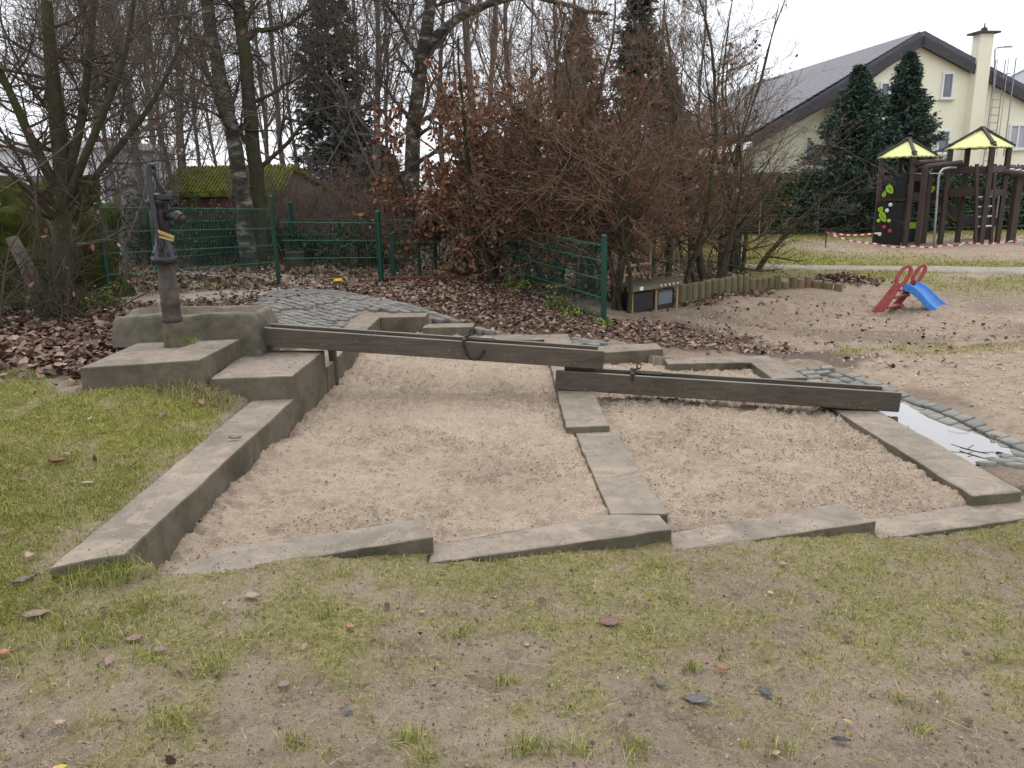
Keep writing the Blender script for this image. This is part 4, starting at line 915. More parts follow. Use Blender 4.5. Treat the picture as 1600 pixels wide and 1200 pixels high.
bk = [(1434, 442), (1443, 444), (1452, 451), (1463, 462), (1475, 474), (1489, 481), (1502, 483.5), (1513, 484)]
vs = []; fs = []
sec = [(0, -.10), (0, .05), (.02, .055), (.11, .055), (.13, .035), (.15, -.035), (.85, -.035), (.87, .035), (.89, .055), (.98, .055), (1, .05), (1, -.10)]
for i in range(8):
    a = sp_(*fr[i], sy_)-s0; b = sp_(*bk[i], sy_+.34)-s0
    wl_ = 1.0 if i < 6 else .5
    for u, h in sec: vs.append(a+(b-a)*u+UP*(h*wl_*.8-.02))
n = len(sec)
for i in range(7):
    for j in range(n-1): fs.append((i*n+j, i*n+j+1, (i+1)*n+j+1, (i+1)*n+j))
mb = MB(); mb.add(vs, fs); o = mb.build('chute', M['blue_plastic'], ts); sm = o.modifiers.new('solid', 'SOLIDIFY'); sm.thickness = .012
ss = o.modifiers.new('sub', 'SUBSURF'); ss.levels = ss.render_levels = 2

# ------------------------------------------------------------------ play towers
def tower(label, C, half, th0, eave, apex, floor_z, leaf_panel):
    cx, cy = C; zb = gz(cx, cy); t = thing('play_tower', label, 'play tower', (cx, cy, 0), 0, 'play towers with lime roofs')
    cor = [Vector((half*math.cos(th0+k*math.pi/2), half*math.sin(th0+k*math.pi/2), 0)) for k in range(4)]   # front, right, back, left
    pc = [c*.84 for c in cor]
    for c in pc:
        mb = MB(); mb.box((c.x, c.y, (eave+.12+zb-.3)/2), (.115, .115, eave+.12-zb+.3), Matrix.Rotation(th0, 3, 'Z')); mb.build('post', M['brown_timber'], t, .012)
    ap = Vector((0, 0, apex))
    for k in range(4):
        a = cor[k]+UP*eave; b = cor[(k+1) % 4]+UP*eave; nrib = 5
        for q in range(nrib):                                        # each roof side is five folded strips
            p = a+(b-a)*(q/nrib); r = a+(b-a)*((q+1)/nrib); m_ = (p+r)/2+UP*.018
            mb = MB(); tp_ = ap; vs = [p, m_, r, tp_, p-UP*.03, m_-UP*.03, r-UP*.03, tp_-UP*.03]
            mb.add(vs, [(0, 1, 3), (1, 2, 3), (4, 7, 5), (5, 7, 6), (0, 4, 5, 1), (1, 5, 6, 2), (0, 3, 7, 4), (2, 6, 7, 3)]); mb.build('roof_panel', M['roof_green'], t)
        mb = MB(); mb.beam(a+UP*.02, ap+UP*.05, .07, .05); mb.build('hip_batten', M['brown_timber'], t)
    mb = MB(); mb.lathe([(.07, 0), (.07, .06), (.05, .08)], ap-UP*.01, 10); mb.build('roof_cap', M['brown_timber'], t)
    for z_ in (floor_z, eave-.55):
        for k in range(4):
            a = pc[k]; b = pc[(k+1) % 4]; d = (b-a).normalized(); mb = MB(); mb.beam(a+d*.09+UP*z_, b-d*.09+UP*z_, .06, .16); mb.build('crossbeam', M['brown_timber'], t, .008)
    mb = MB(); mb.prism([c*.92+UP*(floor_z+.08) for c in pc], (0, 0, .05)); mb.build('floor', M['brown_timber'], t)
    return t, cor, pc, zb
T1 = at(1404, 380, 20.9); T2 = at(1513, 380, 20.4)
tz = lambda px, py, y: at(px, py, y)[2]
t1, c1_, p1_, zb1 = tower('left play tower with lime roof and a black leaf patterned climbing wall', T1[:2], .72, R(258), tz(1408, 245, 20.9), tz(1408, 219, 20.9), tz(1400, 309, 20.9), True)
t2, c2_, p2_, zb2 = tower('right play tower with lime roof and a steel rung ladder', T2[:2], .83, R(262), tz(1521, 231, 20.4), tz(1521, 202, 20.4), tz(1500, 302, 20.4), False)
# black climbing wall between the left and the front post, with leaves and grips
a = p1_[3]; b = p1_[0]; d = (b-a).normalized(); nn = Vector((d.y, -d.x, 0)); nn = nn if nn.y < 0 else -nn
ztop = tz(1385, 272, 20.6); fz = tz(1390, 310, 20.6)
mb = MB(); mb.prism([a+d*.02+nn*.05+UP*(zb1-.1), b-d*.10+nn*.05+UP*(zb1-.1), b-d*.10+nn*.05+UP*(fz-.1), a+d*.02+nn*.05+UP*(fz-.1)], nn*.035); mb.build('climbing_wall', M['black_panel'], t1)
Lw = (b-a).length
mb = MB(); mb.prism([a+d*(Lw*.42)+nn*.03+UP*(fz+.02), b-d*.10+nn*.03+UP*(fz+.02), b-d*.10+nn*.03+UP*ztop, a+d*(Lw*.42)+nn*.03+UP*ztop], nn*.03); mb.build('side_panel', M['black_panel'], t1)
def leaf_plate(par, c, ux, uz, nrm, L, W, ang, mat='leaf_decal', vein=True):
    ca, sa = math.cos(ang), math.sin(ang); pts = []
    for k in range(16):
        t = 2*math.pi*k/16; r = 1-.0; x = math.cos(t)*L/2; y = math.sin(t)*W/2*(1-.35*math.cos(t)); pts.append(c+ux*(x*ca-y*sa)+uz*(x*sa+y*ca))
    mb = MB(); mb.prism(pts, nrm*.02); o = mb.build('leaf_plate', M[mat], par)
    if vein:
        mb = MB(); mb.beam(c+ux*(-L*.38*ca)+uz*(-L*.38*sa)+nrm*.023, c+ux*(L*.3*ca)+uz*(L*.3*sa)+nrm*.023, .012, .006, up=tuple(nrm)); mb.build('leaf_vein', M['leaf_line'], o)
def wallpt(px, py, pad=.088):
    e = Vector((0, 0, EYE)); dr = Vector(_ray(px, py)); p0 = Vector((T1[0], T1[1], 0))+a+nn*pad; t = (p0-e).dot(nn)/dr.dot(nn); return e+dr*t-Vector((T1[0], T1[1], 0))
for px, py, L, W, an in ((1391, 296, .26, .17, -.9), (1382, 303, .16, .10, 1.2), (1376.5, 327, .15, .13, .8), (1380, 339, .30, .16, -1.0)):
    leaf_plate(t1, wallpt(px, py), d, UP, nn, L, W, an)
for px, py, mt in ((1391.5, 320, 'hold_white'), (1386, 329, 'hold_white'), (1373, 345, 'leaf_decal'), (1389, 345, 'leaf_decal'), (1381.5, 355, 'hold_red'), (1390.5, 361, 'hold_red'), (1374.5, 366, 'hold_white')):
    p = wallpt(px, py); mb = MB(); mb.lathe([(.055, 0), (.045, .03), (.02, .045)], p, 8, rot=Vector((0, 0, 1)).rotation_difference(nn).to_matrix()); mb.build('climbing_grip', M[mt], t1)
# dark ladder board and toy counter under the tower
W1 = Vector((T1[0], T1[1], 0))
def l1(px, py, y): return Vector(at(px, py, y))-W1
mb = MB(); p = l1(1410, 345, 21.2); mb.box((p.x, p.y, (zb1+fz)/2), (.16, .3, fz-zb1)); mb.build('climbing_board', M['black_panel'], t1)
p = l1(1427, 360, 21.2); mb = MB(); mb.box((p.x, p.y, zb1+.32), (.46, .25, .62)); mb.build('play_counter', M['black_panel'], t1, .01)
mb = MB(); mb.box((p.x, p.y-.135, zb1+.46), (.44, .02, .16)); mb.build('counter_front', M['leaf_decal'], t1)
# black slide from the left tower
sl0 = [l1(1436, 302, 21.2), l1(1449, 307, 21.3), l1(1470, 324, 21.5), l1(1490, 341, 21.7), l1(1508, 350, 21.9), l1(1530, 353, 22.0), l1(1552, 353, 22.1)]
vs = []; fs = []; sec = [(-.30, .30), (-.27, .02), (-.16, -.04), (.16, -.04), (.27, .02), (.30, .30)]
for i, p in enumerate(sl0):
    for u, h in sec: vs.append(p+Vector((u*.35, u, 0))*1.0+UP*(h*.8))
for i in range(6):
    for j in range(5): fs.append((i*6+j, i*6+j+1, (i+1)*6+j+1, (i+1)*6+j))
mb = MB(); mb.add(vs, fs); o = mb.build('slide_chute', M['black_panel'], t1); sm = o.modifiers.new('s', 'SOLIDIFY'); sm.thickness = .04
mb = MB(); pts = [l1(1424, 320, 21.05)+Vector((0, 0, 0))]
c = l1(1442, 300, 21.0); mb.prism([c+Vector((.36*math.cos(t), .1*math.cos(t), .44*math.sin(t)*1.0)) for t in np.linspace(0, math.pi, 10)]+[c+Vector((-.36, -.1, -.22)), c+Vector((.30, .1, -.30))], (0, .04, 0)); mb.build('slide_shield', M['black_panel'], t1)
leaf_plate(t1, l1(1452, 297, 20.9), Vector((1, 0, 0)), UP, Vector((0, -1, 0)), .30, .20, .5)
mb = MB(); p = l1(1536, 366, 22.0); mb.box((p.x, p.y, zb1+.2), (.32, .4, .46)); mb.build('slide_foot', M['black_panel'], t1)
# hanging bridge frame between the towers
fr_ = thing('overhead_frame', 'brown timber frame with round beams and hand grips between the two play towers', 'climbing frame', (at(1440, 380, 20.1)[0], 20.1, 0)); FO = Vector((at(1440, 380, 20.1)[0], 20.1, 0))
fl = lambda px, py, y: Vector(at(px, py, y))-FO
p = fl(1440, 320, 20.1); mb = MB(); zt = fl(1440, 262, 20.1).z; zb_ = gz(FO.x, FO.y); mb.box((p.x, 0, (zt+zb_-.2)/2), (.125, .125, zt-zb_+.2), Matrix.Rotation(.7, 3, 'Z')); mb.build('post', M['brown_timber'], fr_, .012)
for a_, b_ in (((1434, 254, 20.1), (1478, 252, 21.2)), ((1434, 262, 20.3), (1503, 254, 20.2)), ((1440, 268, 21.2), (1508, 258, 20.9))):
    mb = MB(); mb.tube([fl(*a_), fl(*b_)], .065, 10); mb.build('round_beam', M['brown_timber'], fr_)
for x in (1428, 1452):
    mb = MB(); mb.tube([fl(x+6, 262, 20.4), fl(x, 269, 20.4), fl(x+1, 271, 20.4), fl(x+22, 271, 20.4)], .012, 6); mb.build('hand_grip', M['white_metal'], fr_)
# fire pole
mb = MB(); mb.tube([l1(1494, 262, 19.9)+W1, l1(1482, 262, 19.8)+W1, l1(1474, 264, 19.75)+W1, l1(1469, 269, 19.7)+W1, l1(1466.5, 278, 19.7)+W1, l1(1462, 340, 19.7)+W1, l1(1458, 392, 19.7)+W1], .027, 10)
tag(mb.build('fire_pole', M['grey_metal'], None, smooth=True), 'bent galvanised fire pole in front of the right play tower', 'pole')
# ladder of the right tower
W2 = Vector((T2[0], T2[1], 0)); l2 = lambda px, py, y: Vector(at(px, py, y))-W2
for (x0, x1) in ((1526.5, 1524), (1554, 1548)):
    mb = MB(); mb.beam(l2(x0, 256, 19.7 if x0 < 1540 else 19.9), l2(x1, 384, 19.7 if x0 < 1540 else 19.9), .075, .075, up=(0, 1, 0)); mb.build('ladder_rail', M['brown_timber'], t2, .01)
for q in range(4):
    y_ = 307.5+q*15.4; mb = MB(); mb.tube([l2(1526, y_+.6, 19.7), l2(1551, y_-1, 19.9)], .022, 8); mb.build('rung', M['white_metal'], t2)
# monkey bars to the right
mk = thing('monkey_bars', 'brown timber monkey bars with white rungs right of the play towers', 'climbing frame', (at(1585, 380, 20.3)[0], 20.3, 0)); MO = Vector((at(1585, 380, 20.3)[0], 20.3, 0)); ml = lambda px, py, y: Vector(at(px, py, y))-MO
b0, b1 = ml(1530, 264, 20.2), ml(1640, 276, 20.2); e0, e1 = ml(1562, 262, 21.0), ml(1650, 268, 21.0)
for a_, b_ in ((b0, b1), (e0, e1)):
    mb = MB(); mb.tube([a_, b_], .07, 10); mb.build('round_beam', M['brown_timber'], mk)
for q in range(8):
    f = q/8+.02; mb = MB(); mb.tube([b0+(b1-b0)*f, e0+(e1-e0)*f], .022, 8); mb.build('rung', M['white_metal'], mk)
for px in (1585, 1632):
    p = ml(px, 330, 20.5); zt = ml(px, 270, 20.5).z; zb_ = gz(MO.x, MO.y); mb = MB(); mb.box((p.x, p.y-20.3+20.3, (zt+zb_-.2)/2), (.17, .17, zt-zb_+.2)); mb.build('post', M['brown_timber'], mk, .012)

# barrier tape on thin stakes
stakes = [at(1290, 382, 20.0), at(1372, 380, 20.2), at(1597, 400, 17.8)]
for (px, py0, py1, y, lb) in ((1290, 362, 385, 20, 'thin dark stake holding the red and white tape at its left corner'), (1596.5, 372, 412, 18, 'thin dark stake holding the red and white tape at the right edge of the picture')):
    a_ = at(px, py1, y); b_ = at(px, py0, y); mb = MB(); mb.tube([(a_[0], y, min(a_[2], gz(a_[0], y))-.1), (a_[0], y, b_[2])], .014, 8); tag(mb.build('tape_stake', M['chain']), lb, 'stake', 'stakes of the barrier tape')
def tape(label, pts, hgt=.036):
    mb = MB(); k = 0
    for a_, b_ in zip(pts[:-1], pts[1:]):
        a_ = Vector(a_); b_ = Vector(b_); L = (b_-a_).length; n = max(2, int(L/.10))
        for q in range(n):
            f0, f1 = q/n, (q+1)/n; sg = lambda f: -.06*math.sin(math.pi*f)
            p = a_+(b_-a_)*f0+UP*sg(f0); r = a_+(b_-a_)*f1+UP*sg(f1); sk = UP*0
            mb.add([p-UP*hgt/2, r-UP*hgt/2, r+UP*hgt/2, p+UP*hgt/2], [(0, 1, 2, 3)], k % 2); k += 1
    o = mb.build('barrier_tape', [M['tape_white'], M['tape_red']]); sm = o.modifiers.new('s', 'SOLIDIFY'); sm.thickness = .002
    return tag(o, label, 'barrier tape', 'red and white barrier tape')
tape('upper strand of red and white barrier tape reaching the left play tower', [at(1290, 363, 20), at(1372, 364, 20.3)])
tape('lower sagging red and white barrier tape in front of the play towers', [at(1290, 363, 20), at(1370, 381, 19.9), at(1430, 384, 19.5), at(1480, 382, 19.4), at(1508, 379, 19.3), at(1596.5, 374, 18)])

# ================================================================== vegetation
def unit(a): return a/np.maximum(np.linalg.norm(a, axis=-1, keepdims=True), 1e-9)
def grow(rng, P, Rr, k, t0, t1, ang, angv, length, lenv, n, wob, trop, rratio, rmin, taper=.25, tpow=1.0, flat=0, lenfall=.5):
    """k child branches on every parent branch. P: [N,n,3] points, Rr: [N,n] radii. Returns the children's points and radii"""
    Np, m, _ = P.shape; C = Np*k
    par = np.repeat(np.arange(Np), k); t = t0+(t1-t0)*rng.random(C)**tpow
    f = t*(m-1); i = np.minimum(f.astype(int), m-2); u = (f-i)[:, None]
    base = P[par, i]*(1-u)+P[par, i+1]*u; tan = unit(P[par, i+1]-P[par, i]); rb = Rr[par, i]*(1-u[:, 0])+Rr[par, i+1]*u[:, 0]
    rnd = rng.normal(size=(C, 3)); rnd[:, 2] *= (1-flat); perp = unit(rnd-tan*(rnd*tan).sum(1, keepdims=True))
    a = ang+angv*rng.normal(size=C); d = tan*np.cos(a)[:, None]+perp*np.sin(a)[:, None]
    plen = np.linalg.norm(np.diff(P, axis=1), axis=2).sum(1)[par]
    L = (length*plen if length < 5 else np.full(C, length-5))*(1-lenfall*(t-t0)/max(t1-t0, 1e-6))*np.exp(lenv*rng.normal(size=C))
    out = np.empty((C, n, 3)); out[:, 0] = base; st = (L/(n-1))[:, None]
    for j in range(1, n):
        d = unit(d+wob*rng.normal(size=(C, 3))+np.array([0, 0, trop])); out[:, j] = out[:, j-1]+d*st
    r0 = np.clip(rb*rratio, rmin, None); rad = r0[:, None]*np.linspace(1, taper, n)[None, :]; rad = np.maximum(rad, rmin*.55)
    return out, rad
def tubes(P, Rr, s):
    Nn, n, _ = P.shape; T = unit(np.gradient(P, axis=1)); D = unit(P[:, -1]-P[:, 0])
    ref = np.where(np.abs(D[:, 2:3]) > .8, np.array([[1., .1, 0]]), np.array([[0, .1, 1.]]))[:, None, :]
    a = unit(np.cross(T, np.broadcast_to(ref, T.shape))); b = np.cross(T, a)
    th = np.arange(s)*2*np.pi/s
    V = P[:, :, None, :]+Rr[:, :, None, None]*(a[:, :, None, :]*np.cos(th)[None, None, :, None]+b[:, :, None, :]*np.sin(th)[None, None, :, None])
    idx = np.arange(Nn*n*s).reshape(Nn, n, s); nxt = np.roll(idx, -1, axis=2)
    Q = np.stack((idx[:, :-1], nxt[:, :-1], nxt[:, 1:], idx[:, 1:]), -1).reshape(-1, 4)
    return V.reshape(-1, 3), Q
def tubemesh(name, levels, mat, smooth=True):
    Vs, Qs, k = [], [], 0
    for P, Rr, s in levels:
        V, Q = tubes(P, Rr, s); Vs.append(V); Qs.append(Q+k); k += len(V)
    return mesh_np(name, np.concatenate(Vs), np.concatenate(Qs), None, [mat], smooth)
def oval_leaves(C, size, rng, up=None, tilt=1.0, w=.55, curl=.25, asp=None):
    """many leaf-shaped pieces (base, sides, tip; folded along the middle) at the points C"""
    n = len(C); sz = np.asarray(size)*np.ones(n)
    if up is None: nrm = unit(rng.normal(size=(n, 3)))
    else: nrm = unit(np.broadcast_to(np.asarray(up, float), (n, 3))+tilt*rng.normal(size=(n, 3)))
    q = rng.normal(size=(n, 3)); ax = unit(q-nrm*(q*nrm).sum(1, keepdims=True)); sd = np.cross(nrm, ax)
    cu = (curl*rng.normal(size=n)+curl*.6)[:, None]
    L = sz[:, None]
    v0 = C-ax*L*.5; v3 = C+ax*L*.5+nrm*L*cu*.5
    l1 = C-ax*L*.18+sd*L*w*.5+nrm*L*cu*.45; l2 = C+ax*L*.2+sd*L*w*.42+nrm*L*cu*.5
    r1 = C-ax*L*.18-sd*L*w*.5+nrm*L*cu*.45; r2 = C+ax*L*.2-sd*L*w*.42+nrm*L*cu*.5
    V = np.stack((v0, l1, l2, v3, r2, r1), 1).reshape(-1, 3); b = (np.arange(n)*6)[:, None]
    Q = np.concatenate((b+np.array([[0, 1, 2, 3]]), b+np.array([[0, 3, 4, 5]])))
    return V, Q
def bezier(pts, n):
    p = np.array(pts, float); d = np.concatenate(([0], np.cumsum(np.linalg.norm(np.diff(p, axis=0), axis=1)))); s = np.linspace(0, d[-1], n)
    o = np.stack([np.interp(s, d, p[:, i]) for i in range(3)], -1)
    for _ in range(2): o[1:-1] = (o[:-2]+2*o[1:-1]+o[2:])/4
    return o
def tagged_tree(name, label, cat, group, loc, trunk_me, crown_me, extra=(), rz=0, sc=1):
    t = thing(name, label, cat, loc, rz, group); t.scale = (sc, sc, sc)
    if trunk_me: link('trunk', trunk_me, t)
    if crown_me: link('crown', crown_me, t)
    for nm, me in extra: link(nm, me, t)
    return t

# ---- slender bare trees of the wood: six shapes, copied
def bare_tree_meshes(seed, h=13, lean=.02, dens=1.0, tr=.10, low=.12, crownang=.65):
    rng = np.random.default_rng(seed)
    n = 14; z = np.linspace(0, h, n); w_ = np.cumsum(rng.normal(0, lean*h/n*3, (n, 2)), 0); w_ -= w_[0]
    P0 = np.stack((w_[:, 0], w_[:, 1], z-.15), -1)[None]; R0 = (tr*(1-z/h*.85))[None]
    P1, R1 = grow(rng, P0, R0, int(24*dens), low, .97, crownang, .22, .34, .25, 9, .10, .09, .42, .011, .2, lenfall=.6)
    P2, R2 = grow(rng, P1, R1, 9, .12, .97, .75, .25, .46, .3, 6, .14, .05, .5, .0065, .4)
    P3, R3 = grow(rng, P2, R2, 6, .15, 1, .7, .3, .5, .3, 4, .16, .03, .6, .0046, .5)
    P4, R4 = grow(rng, P3, R3, 3, .2, 1, .7, .3, .55, .3, 3, .14, .02, .7, .0036, .6)
    return tubemesh('trunk', [(P0, R0, 9)], M['bark_grey']), tubemesh('crown', [(P1, R1, 5), (P2, R2, 3), (P3, R3, 3), (P4, R4, 3)], M['twig_grey'])
BT = [bare_tree_meshes(11, 13), bare_tree_meshes(12, 15, tr=.12, low=.18), bare_tree_meshes(13, 11, tr=.075, low=.08), bare_tree_meshes(14, 14, tr=.09, low=.15, crownang=.5), bare_tree_meshes(15, 9, tr=.055, low=.06, crownang=.5)]
r_ = random.Random(8)
WOODLAB = 'one of the slender bare grey trees crowding the wood behind the fences'
near_trees = [  # px, distance, shape, scale, label
 (215, 19.5, 1, 1.0, 'bare grey tree in the wood between the pump and the leaning birch'),
 (262, 21, 3, 1.0, 'bare grey tree rising behind the top of the iron pump'),
 (290, 24, 0, 1.1, 'bare tree just left of the mossy shed roof'),
 (452, 22.5, 2, 1.2, 'bare tree close behind the right end of the mossy shed'),
 (590, 21, 0, 1.0, 'bare grey tree left of the forked mossy tree'),
 (735, 20.5, 1, 1.05, 'bare pale trunked tree just right of the forked mossy tree'),
 (775, 24, 3, 1.1, 'bare tree rising above the small beige house'),
 (160, 24, 0, 1.0, 'bare tree standing past the corner of the pale building'),
 (1080, 25, 4, 1.15, 'small bare tree at the right end of the wood beside the white sky')]
near_trees += [(135, 14.5, 2, .8, 'thin bare tree before the white window frames of the pale building'), (185, 13.2, 4, .85, 'thin bare tree behind the left post of the tall fence'), (215, 15.5, 3, .8, 'bare tree between the left fence post and the pump, behind the fence'), (275, 17.5, 4, 1.1, 'low bare tree behind the pump, left of the mossy shed')]
for px, y, k, sc, lb in near_trees:
    x = at(px, 330, y)[0]; tagged_tree('bare_tree', lb, 'tree', 'bare trees of the wood', (x, y, gz(x, y)), *BT[k], rz=r_.uniform(0, 6.3), sc=sc)
for px, y in [(110, 30), (238, 30), (325, 31), (350, 36), (425, 33), (475, 36), (560, 31), (615, 35), (700, 31), (725, 37), (800, 30), (835, 37), (865, 33), (910, 29), (970, 32), (1030, 34), (-60, 28)]:
    x = at(px, 330, y)[0]; tagged_tree('bare_tree', WOODLAB, 'tree', 'bare trees of the wood', (x, y, gz(x, y)-.05), *BT[r_.choice([0, 1, 2, 3, 3, 0])], rz=r_.uniform(0, 6.3), sc=r_.uniform(.85, 1.2))

# ---- the birches and the forked tree, drawn after their real trunks
def shaped_tree(label, name, paths, mats, base_y, seed, l1=14, len1=.30, dens2=7, trop=.05, low=.3, limbs=(), crown='twig_dark', rmin=.008):
    rng = np.random.default_rng(seed); lv = []; P1s = []; o = None
    for k, (pts, r0, r1, yoff) in enumerate(paths):
        w3 = np.array([at(px, py, base_y+yo) for (px, py), yo in zip(pts, yoff if hasattr(yoff, '__len__') else [yoff]*len(pts))])
        if o is None: o = w3[0].copy(); o[2] = gz(o[0], o[1])
        P = bezier(w3-o, 20)[None]; P[0, 1:-1] += rng.normal(0, .012, (18, 3)); Rr = np.linspace(r0, r1, 20)[None]
        lv.append((P, Rr, 10)); P1s.append((P, Rr))
    cr = []
    for P, Rr in P1s:
        P2, R2 = grow(rng, P, Rr, l1, low, .98, 1.0, .25, 5+len1*6, .35, 9, .16, trop, .35, .012, .2, flat=.2)
        P3, R3 = grow(rng, P2, R2, dens2, .15, .97, .75, .25, .5, .3, 6, .16, trop, .55, rmin, .4)
        P4, R4 = grow(rng, P3, R3, 6, .15, 1, .7, .3, .5, .3, 4, .16, .0, .6, rmin*.6, .5)
        P5, R5 = grow(rng, P4, R4, 3, .2, 1, .7, .3, .6, .3, 3, .14, -.02, .7, rmin*.5, .6)
        cr += [(P2, R2, 5), (P3, R3, 4), (P4, R4, 3), (P5, R5, 3)]
    return tagged_tree(name, label, 'tree', None, tuple(o), tubemesh('trunk', lv, M[mats]), tubemesh('crown', cr, M[crown]))
shaped_tree('leaning birch with dark and white flecked bark, left one of the pair by the shed', 'birch_tree', [([(391, 432), (383, 345), (374, 270), (360, 200), (345, 130), (331, 50), (322, -10), (314, -120)], .165, .09, 0)], 'birch', 14.6, 3, l1=12)
shaped_tree('upright birch with a long bent limb, right one of the pair by the shed', 'birch_tree', [([(408, 428), (405, 350), (401, 290), (393, 200), (386, 110), (376, 40), (371, -10), (368, -120)], .15, .10, 0), ([(386, 62), (395, 48), (425, 45), (450, 40), (470, 24), (490, 6)], .055, .02, 0), ([(397, 160), (420, 148), (455, 128), (475, 112), (500, 80)], .035, .012, 0)], 'bark_moss', 15, 4, l1=10)
shaped_tree('tall forked tree with mossy flecked trunk and a thick limb arching right', 'forked_tree', [([(641, 428), (641, 330), (643, 260), (648, 190), (655, 120), (660, 85), (668, 55), (673, 0), (676, -90)], .20, .10, 0), ([(655, 90), (675, 62), (705, 35), (745, 12), (780, -2), (830, -10), (900, 12), (950, 22)], .11, .03, [0, 0, .2, .3, .4, .5, .5, .5]), ([(655, 95), (640, 65), (620, 30), (600, 0)], .06, .02, 0)], 'birch', 16.5, 6, l1=12)
# ---- big dark many-stemmed tree at the left edge
rng = np.random.default_rng(21)
ly = 8.3
stems = [([(95, 500), (98, 400), (100, 330), (100, 270), (88, 190), (80, 100), (72, 0), (66, -90)], .12, .04, [0]*8), ([(100, 300), (112, 250), (128, 190), (138, 100), (148, 0), (156, -80)], .055, .018, [0, .0, .1, .2, .3, .4]), ([(96, 310), (70, 260), (40, 200), (10, 130), (-30, 60), (-60, 0)], .058, .02, [0, -.1, -.2, -.3, -.4, -.5]), ([(100, 330), (130, 250), (165, 170), (190, 110), (205, 40), (212, -30)], .05, .015, [0, -.2, -.3, -.4, -.5, -.6]), ([(102, 420), (120, 340), (150, 270), (200, 215), (240, 160), (275, 90), (300, 20)], .05, .012, [0, .1, .2, .3, .3, .3, .3])]
lv = []; cr = []; o = np.array(at(95, 500, ly)); o[2] = gz(o[0], o[1])
for pts, r0, r1, yo in stems:
    P = bezier(np.array([at(px, py, ly+d) for (px, py), d in zip(pts, yo)])-o, 18)[None]; Rr = np.linspace(r0, r1, 18)[None]; lv.append((P, Rr, 10))
    P2, R2 = grow(rng, P, Rr, 19, .12, .98, 1.2, .3, 5+1.15, .35, 9, .13, .05, .32, .008, .25, flat=.5, lenfall=.3)
    P3, R3 = grow(rng, P2, R2, 7, .12, .97, .7, .25, .46, .3, 6, .15, .0, .55, .0042, .45, flat=.3)
    P4, R4 = grow(rng, P3, R3, 5, .15, 1, .75, .3, .5, .3, 4, .15, .0, .6, .0028, .5)
    cr += [(P2, R2, 5), (P3, R3, 4), (P4, R4, 3)]
ends = P4.reshape(-1, 4, 3)[:, -1]; lc = np.concatenate([c[0][rng.random(len(c[0])) < .012][:, -1] for c in cr if c[0].shape[1] == 4]); 
V, Q = oval_leaves(lc, rng.uniform(.05, .085, len(lc)), rng)
dark = tagged_tree('bare_tree', 'dark many stemmed bare tree with dense low twigs left of the iron pump', 'tree', None, tuple(o), tubemesh('trunk', lv, M['bark_moss']), tubemesh('crown', cr, M['twig_dark']), [('dead_leaves', mesh_np('dead_leaves', V, Q, None, [M['dead_leaf']]))])
list(dark.children)[-1]['kind'] = 'stuff'
# low twiggy skirt of branches in front of the fence
def twig_bush(name, label, cat, c, n0, spread, hgt, seed, mat, k2=8, k3=6, r0=.014, upw=.1, ang0=.5, leaf=None, nleaf=0, leafsize=.05, n4=0, droop=0, rmin=.0026, group=None, wob=.14):
    rng = np.random.default_rng(seed); c = np.array(c, float)
    base = rng.normal(0, 1, (n0, 3))*np.array([spread*.22, spread*.18, 0]); d = unit(np.concatenate((rng.normal(0, ang0, (n0, 2)), np.ones((n0, 1))), 1))
    L = hgt*rng.uniform(.6, 1.1, n0); n = 9; P = np.empty((n0, n, 3)); P[:, 0] = base-np.array([0, 0, .08]); dd = d
    for j in range(1, n): dd = unit(dd+wob*.7*rng.normal(size=(n0, 3))+np.array([0, 0, upw-droop*j/n])); P[:, j] = P[:, j-1]+dd*(L/(n-1))[:, None]
    Rr = r0*np.linspace(1, .3, n)[None]*rng.uniform(.7, 1.3, (n0, 1))
    P2, R2 = grow(rng, P, Rr, k2, .1, .98, .75, .3, .45, .3, 7, wob, upw*.6-droop*.1, .55, rmin*1.6, .35)
    P3, R3 = grow(rng, P2, R2, k3, .12, 1, .75, .3, .5, .3, 4, wob, upw*.4, .6, rmin, .5)
    lv = [(P, Rr, 6), (P2, R2, 4), (P3, R3, 3)]
    if n4:
        P4, R4 = grow(rng, P3, R3, n4, .2, 1, .7, .3, .6, .3, 3, wob, upw*.3, .7, rmin*.8, .6); lv.append((P4, R4, 3)); P3 = P4
    t = thing(name, label, cat, tuple(c), 0, group)
    link('twigs', tubemesh('twigs', lv, M[mat]), t)
    if leaf:
        allp = np.concatenate((P3[:, -1], P3[:, 1], P2[:, 3])); pick = allp[rng.integers(0, len(allp), nleaf)]+rng.normal(0, .02, (nleaf, 3)); pick[:, 2] = np.maximum(pick[:, 2], .03)
        V, Q = oval_leaves(pick, rng.uniform(.6, 1.3, nleaf)*leafsize, rng); lo = link('foliage', mesh_np('foliage', V, Q, None, [M[leaf]]), t); lo['kind'] = 'stuff'
    return t
def gpos(px, py, z): p = gp(px, py, z); return (p[0], p[1], gz(p[0], p[1]))
def apos(px, y): x = at(px, 330, y)[0]; return (x, y, gz(x, y))
twig_bush('twig_bush', 'low tangle of dark twigs beneath the many stemmed tree at the left', 'bush', gpos(70, 505, .42), 22, 2.2, 1.5, 31, 'twig_dark', 9, 6, .012, .02, .9, 'dead_leaf', 60, .06)
